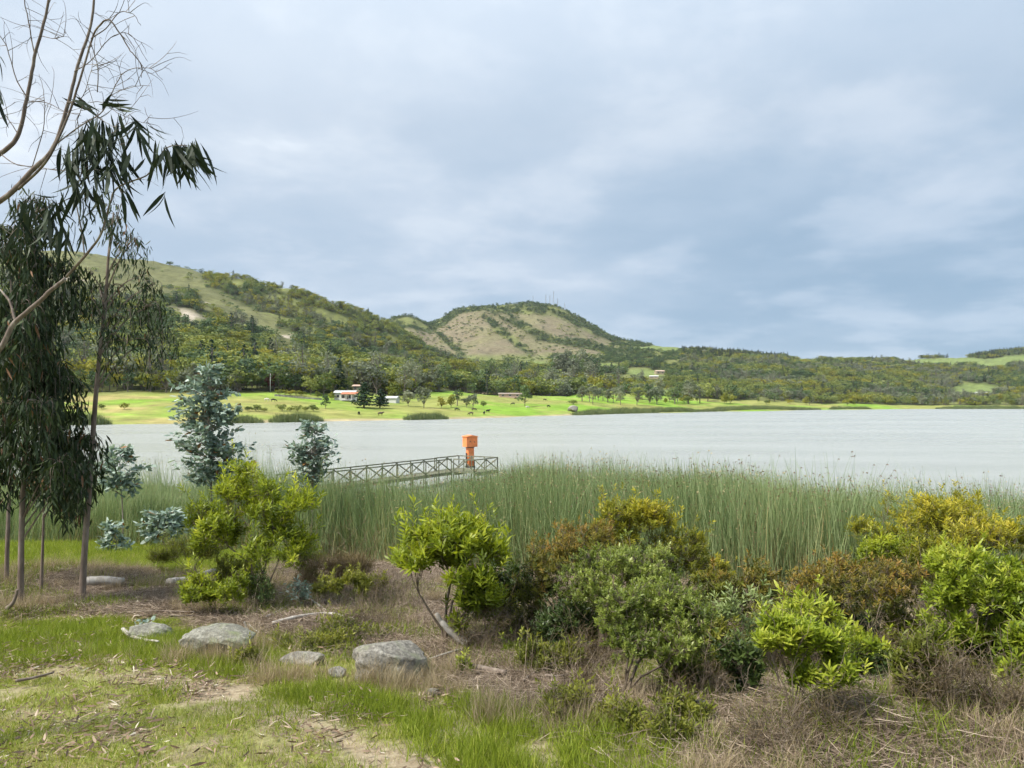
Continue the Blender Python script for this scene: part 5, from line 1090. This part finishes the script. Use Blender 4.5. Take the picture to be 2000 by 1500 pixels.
for i_, (pl, ra, rb) in enumerate(LIMBS):
    ra, rb = (ra * .62, rb * .75) if i_ else (ra * .62, rb * .62)
    P = curve(pxs(pl), 6); P = P + np.cumsum(rng.normal(size=P.shape) * .0035, 0) * np.linspace(0, 1, len(P))[:, None]
    q = MB(); tubes(q, P[None], np.linspace(ra, rb, len(P))[None], 8 if ra > .01 else 5)
    q.build('limb' if ra > .012 else 'branch', m_nearbark, near, True)
    if i_ > 2:                                                # fine twigs off each branch
        q = MB()
        for k in range(7):
            f = .25 + .7 * rng.random(); o_ = np.array([np.interp(f, np.linspace(0, 1, len(P)), P[:, j]) for j in range(3)])
            v = nrm(rng.normal(size=3) * (1, .4, .7) + (.25, 0, .3)) * (.08 + .22 * rng.random())
            w_ = nrm(np.cross(v, rng.normal(size=3))) * np.linalg.norm(v) * (.25 + .3 * rng.random())
            tw = curve([o_, o_ + v * .4 + w_ * .35, o_ + v * .75 + w_ * .9, o_ + v * .95 + w_ * 1.6 + (0, 0, -.03)], 3)
            tubes(q, tw[None], np.linspace(.0026, .0008, len(tw))[None], 3, cap=False)
            if k % 2: tubes(q, np.stack([tw[4], tw[4] + v * .25 - w_ * .3, tw[4] + v * .4 - w_ * .8])[None], np.array([[.0018, .0014, .0008]]), 3, cap=False)
        q.build('twigs', m_nearbark, near, kind='stuff')
m_nearleaf = leaf_mat('near_gum_leaves', [(0.0, (0.010, 0.017, 0.010)), (0.5, (0.024, 0.036, 0.020)), (1.0, (0.06, 0.078, 0.046))], .10, .6, .15, inst=.4)
leaf_me = []
for k in range(6):
    q = MB(); PROF['long'] = ([0, .06, .22, .45, .7, .88, 1], [.10, .22, .85, 1, .72, .36, .03])
    leaves(q, np.zeros((1, 3)), np.array([[0, 0, -1.0]]), .19 + .014 * k, .022 + .004 * (k % 3), 'long', (.22, -.30, .36, .44, -.18, .30)[k], .5, nr=np.array([[math.cos(k), math.sin(k), 0]]))
    leaf_me.append(q.mesh('leaf', m_nearleaf))
from mathutils import Vector
def hang_leaf(p, dr, roll, s):
    o = bpy.data.objects.new('leaf', random.choice(leaf_me)); col.objects.link(o); o.parent = near
    o.location = rel_(p); o.rotation_mode = 'QUATERNION'
    qn = Vector((0, 0, -1)).rotation_difference(Vector(dr).normalized())
    o.rotation_quaternion = qn @ Vector((0, 0, 1)).rotation_difference(Vector((0, 0, 1))) ; 
    from mathutils import Quaternion
    o.rotation_quaternion = qn @ Quaternion((0, 0, 1), roll); o.scale = (s,) * 3
SPR = [((345, 285, 4.9), 40, 14, (.30, -.95), 30), ((312, 290, 4.95), 24, 18, (-.05, -1), 14), ((370, 290, 4.9), 22, 22, (.42, -.85), 18), ((265, 240, 5.0), 24, 20, (.45, -.8), 16), ((215, 255, 5.05), 34, 26, (.15, -1), 30), ((180, 250, 5.1), 34, 34, (.05, -1), 34), ((150, 300, 5.15), 30, 40, (0, -1), 36), ((225, 310, 5.05), 30, 30, (.25, -1), 24), ((160, 360, 5.1), 34, 30, (0, -1), 22), ((200, 370, 5.1), 24, 24, (.2, -1), 12), ((110, 400, 5.1), 26, 30, (0, -1), 16), ((205, 205, 5.05), 24, 10, (.9, -.1), 8), ((245, 375, 5.0), 8, 6, (.3, -1), 4), ((320, 378, 4.95), 5, 5, (-.3, -1), 3), ((60, 400, 5.2), 40, 30, (0, -1), 18), ((190, 300, 5.1), 40, 50, (.05, -1), 26), ((140, 190, 5.1), 16, 8, (1, -.15), 4), ((120, 440, 5.2), 40, 26, (0, -1), 22), ((-4, 90, 5.3), 6, 30, (.5, -1), 4), ((-4, 180, 5.3), 8, 20, (.3, -1), 4)]
for (c_, rx, ry, dv, n_) in SPR:
    for k in range(n_):
        p = at(c_[0] + random.gauss(0, rx * .55), c_[1] + random.gauss(0, ry * .55), c_[2] + random.gauss(0, .12))
        hang_leaf(p, (dv[0] + random.gauss(0, .3), random.gauss(0, .3), dv[1] + random.gauss(0, .22)), random.random() * 6.28, random.uniform(.75, 1.15))

# ------------------------------------------------------------------ rocks
def rock_mat(name, c0, c1, c2, lich):
    m, t_ = mat(name); tc = nd(t_, 'ShaderNodeTexCoord'); P = tc.outputs['Object']
    a = noise(t_, P, 5.0, 8, .68, .3); b = noise(t_, P, 26, 6, .7); l_ = noise(t_, P, 3.1, 6, .6, .6)
    cc = ramp(t_, a, [(0.30, c0), (0.48, c1), (0.70, c2)])
    cc = mixc(t_, ramp(t_, b, [(.42, 0.0), (.58, .75)]), cc, c0)
    cc = mixc(t_, ramp(t_, l_, [(.50, 0.0), (.62, .75)]), cc, lich)
    hh = mth(t_, 'ADD', mth(t_, 'MULTIPLY', a, 1.0), mth(t_, 'MULTIPLY', b, .45))
    finish(t_, princ(t_, cc, .92, .12, bump(t_, hh, 1.0, .06))); return m
m_rock = rock_mat('lichened_granite', (0.13, 0.12, 0.10), (0.30, 0.28, 0.24), (0.46, 0.43, 0.37), (0.24, 0.25, 0.17))
m_rock2 = rock_mat('mossy_granite', (0.13, 0.125, 0.10), (0.30, 0.29, 0.24), (0.44, 0.43, 0.37), (0.22, 0.25, 0.13))
m_rock3 = rock_mat('shade_darkened_granite', (0.05, 0.048, 0.042), (0.11, 0.105, 0.092), (0.18, 0.17, 0.15), (0.09, 0.10, 0.06))  # granite darkened to paint in the shade under the shrub
import bmesh
def rock(label, box_px, d, m, boxy=2.6, seed=1, depth=.8, sink=.18, bumpy=.10):
    x0, y0, x1, y1 = box_px; d = ghit((x0 + x1) / 2, y1)[1] if d > 0 else 8.0; wd = (x1 - x0) / F * d; ht = (y1 - y0) / F * d
    c = at((x0 + x1) / 2, y1, d) + np.array([0, wd * depth * .3, 0]); c[2] = gz(c[0], c[1])
    bm = bmesh.new(); bmesh.ops.create_icosphere(bm, subdivisions=5, radius=1)
    V = np.array([v.co[:] for v in bm.verts]); e_ = 2.0 / boxy
    V = V / (np.abs(V) ** boxy).sum(1, keepdims=True) ** (1 / boxy)
    n3 = lambda s, o: fbm(V[:, 0] * s + o + V[:, 2] * s * .7, V[:, 1] * s - o + V[:, 2] * s * .9, 4, seed) - .5
    V = V * (1 + bumpy * 4.2 * n3(1.2, 3.1) + bumpy * 1.5 * n3(4.5, 7.7))[:, None]
    r_ = np.random.default_rng(seed)
    for _ in range(9):                                                      # flat broken faces
        nn = nrm(r_.normal(size=3) * (1, 1, .8)); hh = .70 + .22 * r_.random(); V = V - np.maximum(0, V @ nn - hh)[:, None] * nn * .85
    V[:, 2] = np.where(V[:, 2] > 0, V[:, 2] * (1 + .18 * (n3(.9, 1.2))), V[:, 2])
    hz = (ht * (1 + sink))
    V = V * (wd / 2, wd / 2 * depth, hz / 2) + (0, 0, hz / 2 - ht * sink)
    for v, p in zip(bm.verts, V): v.co = p
    me = bpy.data.meshes.new('rock'); bm.to_mesh(me); bm.free(); me.materials.append(m)
    me.polygons.foreach_set('use_smooth', np.full(len(me.polygons), True))
    o = bpy.data.objects.new('rock', me); col.objects.link(o); o.location = c; o.rotation_euler = (0, 0, R(seed * 7 % 24 - 12))
    return tag(o, label, 'rock')
rock('big pale squarish boulder in the grass at the centre front', (686, 1256, 834, 1332), 8.05, m_rock, 3.0, 3, .75)
rock('long rounded mossy boulder at left behind dry grass', (340, 1232, 492, 1282), 9.7, m_rock2, 2.5, 5, .6)
rock('flat pale rock with the turquoise seedling at left', (240, 1222, 330, 1256), 10.7, m_rock2, 2.4, 8, .7, .3)
rock('low flat slab between the two boulders', (535, 1275, 632, 1296), 8.9, m_rock, 3.0, 11, .45, .5, .05)
rock('small half-buried stone left of the big boulder', (636, 1308, 676, 1324), 8.15, m_rock, 2.3, 14, .8, .4)
rock('dark shaded rock under the nearest centre shrub', (1340, 1372, 1400, 1412), 6.6, m_rock3, 2.5, 17, .8, .4)
rock('small pale stone in the grass right below the big boulder', (828, 1348, 858, 1362), 7.6, m_rock, 2.4, 19, .8, .4)
p = fhit(1119, 804); o = rock('pale boulder on the far shore left of the long reed bed', (0, 0, 10, 10), -8, m_rock, 2.3, 23); s = 12 / 10 * p[1] / 8; o.location = p; o.scale = (s * 1.7, s * 1.7, s)

# ------------------------------------------------------------------ logs and driftwood
m_log = bark_mat('silver_driftwood', (0.20, 0.175, 0.15), (0.36, 0.33, 0.29), 9, (0.52, 0.49, 0.44)); m_logd = bark_mat('dark_dead_wood', (0.09, 0.07, 0.055), (0.19, 0.15, 0.12), 9, (0.30, 0.25, 0.20))
def wood(name, label, pieces, m, cat='branch', lift=.075):
    """pieces: ([(px,py[,raise])...], r0, r1) laid on the ground"""
    org = None; parts = []
    for pl, r0, r1 in pieces:
        P = []
        for p_ in pl:
            rs = p_[2] if len(p_) > 2 else 0.0
            g = ghit(p_[0], p_[1]) if rs == 0 else None
            if g is None:
                b0 = parts_base; g = at(p_[0], p_[1], b0 + p_[3] if len(p_) > 3 else b0)
            else: g = g + (0, 0, lift + r0 * .55); parts_base = g[1]
            P.append(g)
        parts.append((np.array(P), r0, r1))
    org = parts[0][0][0].copy(); e = empty(name, org, label, cat)
    for k, (P, r0, r1) in enumerate(parts):
        c = curve(P - org, 9); n = len(c)
        c = c + np.cumsum(rng.normal(size=c.shape) * r0 * .12, 0) * np.linspace(0, 1, n)[:, None] * .5
        rr = np.linspace(r0, r1, n) * (1 + .16 * (vnoise(np.arange(n) * .8 + k, np.zeros(n), 5) - .5))
        q = MB(); tubes(q, c[None], rr[None], 10 if r0 > .02 else 6); q.build('stem' if k == 0 else 'branch', m, e, True)
    return e
wood('fallen_log', 'thick pale grey log lying behind the slim leaning trunk', [([(166, 1150), (200, 1146), (238, 1148)], .095, .085)], m_log, 'log')
wood('fallen_log', 'pale log half hidden behind the low rounded bright shrub', [([(330, 1150), (370, 1144), (418, 1128)], .085, .06)], m_log, 'log')
wood('driftwood_branch', 'long forked driftwood branch lying in straw at centre left', [([(532, 1230), (575, 1218), (625, 1210), (655, 1212)], .030, .022), ([(640, 1206), (622, 1192), (602, 1178)], .024, .016), ([(650, 1208), (675, 1215), (695, 1220)], .015, .006)], m_log)
wood('driftwood_branch', 'short pale stick left of the forked driftwood', [([(520, 1216), (540, 1206), (562, 1192)], .022, .012)], m_log)
wood('driftwood_branch', 'thin straight stick beside the low round green bush', [([(588, 1172), (606, 1163), (624, 1152)], .010, .006)], m_log)
wood('leaning_branch', 'thick pale branch leaning up right of the big boulder', [([(912, 1272), (895, 1247, 1), (868, 1222, 1), (848, 1194, 1)], .064, .026), ([(908, 1268), (870, 1276, 1), (835, 1285, 1)], .014, .008), ([(905, 1262), (880, 1258, 1), (845, 1268, 1)], .012, .006), ([(905, 1280), (870, 1290), (838, 1300)], .014, .008), ([(848, 1200), (830, 1225, 1), (812, 1250, 1)], .010, .005)], m_log)
wood('fallen_log', 'short weathered log right of the leaning branch', [([(916, 1318), (950, 1324), (988, 1332)], .036, .028)], m_logd, 'log')
wood('dead_branch', 'dark crooked dead branch in the straw left of centre shrubs', [([(1065, 1334), (1090, 1336), (1130, 1326)], .016, .010), ([(1022, 1344), (1048, 1324), (1072, 1310), (1096, 1318)], .010, .005), ([(1110, 1358), (1124, 1342), (1136, 1326)], .010, .005)], m_logd)
wood('curved_stick', 'pale curved piece of wood in front of the flat rock', [([(240, 1242), (256, 1256), (280, 1264), (312, 1268)], .030, .012)], m_log)
wood('stump_splinter', 'small pale splintered stick standing right of the mossy boulder', [([(484, 1240), (482, 1228, 1), (478, 1214, 1)], .022, .012), ([(486, 1230), (496, 1240), (506, 1246)], .010, .005)], m_log)
wood('dead_branch', 'pair of thin dark sticks lying behind the mossy boulder', [([(250, 1206), (300, 1204), (380, 1206)], .016, .010), ([(330, 1214), (380, 1212), (410, 1212)], .012, .008)], m_logd)
wood('propped_stick', 'thick dark stick leaning on the foot of far left gum', [([(14, 1200), (26, 1176, 1), (36, 1152, 1)], .035, .022)], m_logd)
wood('dead_branch', 'dark flat bark strip lying in the litter at far left', [([(30, 1346), (65, 1340), (104, 1330)], .018, .010)], m_logd)
wood('driftwood_branch', 'pale root-like branch at the tail of the low slab', [([(525, 1262), (555, 1270), (580, 1276)], .020, .010)], m_log)
# ------------------------------------------------------------------ grass, straw and litter on the bank (uncountable)
m_grass = leaf_mat('grass_blades', [(0.0, (0.080, 0.115, 0.016)), (0.4, (0.195, 0.255, 0.026)), (0.7, (0.31, 0.37, 0.04)), (0.85, (0.42, 0.41, 0.11)), (1.0, (0.48, 0.40, 0.22))], .35, .5, .25, inst=.10)
m_dry = leaf_mat('dry_grass', [(0.0, (0.17, 0.125, 0.075)), (0.45, (0.34, 0.265, 0.165)), (1.0, (0.55, 0.46, 0.31))], .3, .6, .2, inst=.12)
m_straw = leaf_mat('fallen_straw', [(0.0, (0.085, 0.058, 0.040)), (0.45, (0.225, 0.168, 0.120)), (1.0, (0.45, 0.365, 0.275))], .12, .65, .2, inst=.15)
m_dead = leaf_mat('fallen_leaves', [(0.0, (0.10, 0.065, 0.04)), (0.5, (0.26, 0.175, 0.115)), (0.85, (0.42, 0.32, 0.23)), (1.0, (0.60, 0.53, 0.42))], .1, .55, .3, inst=.15)
def tuft(n, rad, h, wd, m, tint, spread=.45, bend=.35):
    mb = MB(); a = rng.random(n) * 6.283; rr = np.sqrt(rng.random(n)) * rad
    b_ = np.stack([rr * np.cos(a), rr * np.sin(a), np.full(n, -.012)], -1)
    d = rng.normal(size=(n, 3)) * (spread, spread, 0) + (0, 0, 1)
    leaves(mb, b_, d, h * (.45 + .75 * rng.random(n)), wd * (.7 + .6 * rng.random(n)), 'blade', rng.random(n) * bend, np.clip(tint + rng.normal(size=n) * .16, 0, 1), nr=rng.normal(size=(n, 3)) * (1, 1, .2))
    return mb.mesh('tuft', m)
def mat_of_straw(n, rad, ln, wd, m, up=.12, kind='blade'):
    mb = MB(); a = rng.random(n) * 6.283; rr = np.sqrt(rng.random(n)) * rad
    b_ = np.stack([rr * np.cos(a), rr * np.sin(a), .005 + .07 * rng.random(n)], -1); th = rng.random(n) * 6.283
    d = np.stack([np.cos(th), np.sin(th), rng.normal(size=n) * up], -1); l_ = ln * (.4 + rng.random(n))
    leaves(mb, b_ - d * l_[:, None] * .5, d, l_, wd * (.7 + .7 * rng.random(n)), kind, rng.normal(size=n) * .16, np.clip(.45 + rng.normal(size=n) * .32, 0, 1), nr=rng.normal(size=(n, 3)) * .6 + (0, 0, 1))
    return mb.mesh('straw', m)
gp = [tuft(34, .13, .055, .0045, m_grass, .52) for _ in range(3)] + [tuft(40, .12, .14, .005, m_grass, .50, .4) for _ in range(3)] + [tuft(26, .07, .30, .0035, m_dry, .5, .30, .45) for _ in range(3)] + [tuft(26, .11, .075, .0045, m_grass, .85) for _ in range(2)] \
   + [mat_of_straw(46, .26, .28, .0050, m_straw, .20) for _ in range(3)] + [mat_of_straw(64, .32, .36, .0048, m_straw, .14) for _ in range(3)] + [mat_of_straw(22, .30, .085, .013, m_dead, .22, 'sickle') for _ in range(3)] + [tuft(18, .16, .55, .004, m_straw, .5, .36, .5) for _ in range(2)] + [tuft(30, .16, .16, .007, m_grass, .30, .5) for _ in range(2)]
# 0-2 lawn, 3-5 lush, 6-8 tall dry, 9-10 yellowing lawn, 11-13 short straw, 14-16 long straw, 17-19 dead leaves, 20-21 upright dead stalks, 22-23 weeds
ground_coll = proto_collection('tuft', gp)
def sow(n, d0, d1, fn, px0=-350, px1=2350):
    px = px0 + (px1 - px0) * rng.random(n); d = np.sqrt(d0 ** 2 + rng.random(n) * (d1 ** 2 - d0 ** 2)); x = (px - CX) / F * d
    dirt, straw, g2 = cover_near(x, d); pr, pk, sz = fn(px, d, x, dirt, straw, g2); ok = rng.random(n) < pr
    r = zrot(ok.sum()); P = np.stack([x, d, gz(x, d)], -1)[ok]
    ok2 = P[:, 2] > .05
    return P[ok2], pk[ok][ok2], r[ok2], np.repeat(sz[ok][ok2][:, None], 3, 1)
DRY = [(ghit(cx, cy), rx) for cx, cy, rx in ((415, 1290, 80), (360, 1290, 40), (500, 1275, 40), (760, 1338, 90), (860, 1330, 40), (560, 1330, 60), (270, 1150, 30))]
def dryspot(x, d): return np.maximum.reduce([np.exp(-(((x - g[0]) / (rx / F * g[1])) ** 2 + ((d - g[1]) / .28) ** 2)) for g, rx in DRY])
def lawn(px, d, x, dirt, straw, g2):
    n = len(px); lush = fbm(x * .9, d * .9, 3, 44); q = rng.random(n)
    lush = lush + .16 * ((px > 560) & (px < 1250) & (d < 7.6)) + .14 * ((d > 9.2) & (d < 11.5) & (px < 560)) - .10 * ((px < 520) & (d < 8.6))
    pk = np.where((lush > .56) & (q < .62), 3 + (q * 30).astype(int) % 3, np.where((q < .30) | (q > .80), 9 + (q * 70).astype(int) % 2, (q * 30).astype(int) % 3))
    thin = sstep(.36, .56, lush)
    return (1 - dirt) ** 1.2 * (1 - straw) * (.42 + .58 * thin) * .95 * (1 - .85 * dryspot(x, d)), pk, .6 + .75 * rng.random(n)
def flat_green(px, d, x, dirt, straw, g2):
    n = len(px); q = rng.random(n); return g2 * .9, np.where(q < .6, 9 + (q * 20).astype(int) % 2, 3 + (q * 30).astype(int) % 3), 1.3 + .8 * rng.random(n)
def drytall(px, d, x, dirt, straw, g2):
    n = len(px); q = rng.random(n); e = 4 * straw * (1 - straw); bl = fbm(x * 1.1, d * 1.1, 3, 54)
    pr = e * .55 * sstep(.40, .6, bl) + .05 * (1 - straw) * (1 - dirt) * sstep(.5, .6, bl) + .28 * straw * sstep(.46, .62, bl)
    pr = np.maximum(pr, 1.2 * dryspot(x, d))
    return pr, 6 + (q * 30).astype(int) % 3, .6 + .6 * rng.random(n)
def strawfn(px, d, x, dirt, straw, g2):
    n = len(px); q = rng.random(n); bl = fbm(x * .8, d * .8, 3, 64); heap = np.exp(-(((x - 3.2) / 1.7) ** 2 + ((d - 6.2) / 1.0) ** 2))
    pk = np.where((q < .35) | (heap > .3), 14 + (q * 60).astype(int) % 3, 11 + (q * 60).astype(int) % 3)
    pk = np.where((q > .94) & (heap < .3), 20 + (q * 400).astype(int) % 2, pk)
    return straw * (.30 + .70 * sstep(.36, .54, bl)) * np.where(d < 20, 1, .4), pk, .7 + .5 * rng.random(n)
def weeds(px, d, x, dirt, straw, g2):
    n = len(px); q = rng.random(n); bl = fbm(x * 1.0, d * 1.0, 3, 84)
    return straw * sstep(.44, .60, bl) * .75 * (d < 16), np.where(q < .6, 22 + (q * 40).astype(int) % 2, 3 + (q * 40).astype(int) % 3), .7 + .8 * rng.random(n)
def litter_(px, d, x, dirt, straw, g2):
    n = len(px); q = rng.random(n); bl = fbm(x * 1.4, d * 1.4, 3, 94)
    pr = (1 - straw) * (.06 + .7 * sstep(.52, .66, bl)) * np.interp(px, [0, 500, 800, 1200], [1, .8, .3, .15]) + .15 * straw * (px < 400) * (d < 15)
    return pr, 17 + (q * 60).astype(int) % 3, .6 + .7 * rng.random(n)
for nm, n_, d0, d1, fn, lb, ct in (('lawn_grass', 43000, 4.6, 13.5, lawn, 'short patchy green grass on the trodden bank', 'grass'), ('flat_grass', 11000, 15, 30, flat_green, 'yellow-green grass on the flat under the left gum trees', 'grass'), ('dry_grass', 32000, 4.6, 17, drytall, 'tall pale dry grass around the rocks and along the straw edge', 'grass'),
                               ('dead_straw', 38000, 4.6, 27, strawfn, 'matted fallen brown straw and cut reed stalks under the shrubs', 'straw'), ('weeds', 11500, 4.6, 16, weeds, 'low green weeds growing through the dead straw', 'weeds'), ('leaf_litter', 6500, 4.6, 13, litter_, 'fallen gum leaves and bark scraps on the trodden ground', 'leaf litter')):
    P, pk, r, s = sow(n_, d0, d1, fn, -350, 700 if nm == 'flat_grass' else 2350)
    scatter(nm, P, pk, r, s, ground_coll, lb, ct); print(nm, len(P))
# ------------------------------------------------------------------ air over the lake
m_hz = bpy.data.materials.new('haze'); m_hz.use_nodes = True; t_ = m_hz.node_tree; t_.nodes.clear()
pv = nd(t_, 'ShaderNodeVolumePrincipled'); pv.inputs['Color'].default_value = (0.80, 0.88, 1.0, 1); pv.inputs['Density'].default_value = 0.00004; pv.inputs['Anisotropy'].default_value = 0.2
oo = nd(t_, 'ShaderNodeOutputMaterial'); t_.links.new(pv.outputs[0], oo.inputs['Volume'])
q = MB(); box(q, (0, 1640, 195), (13000, 3900, 430)); hz = q.build('haze', m_hz, None, kind='stuff', label='thin pale blue haze over the lake and hills', cat='haze')
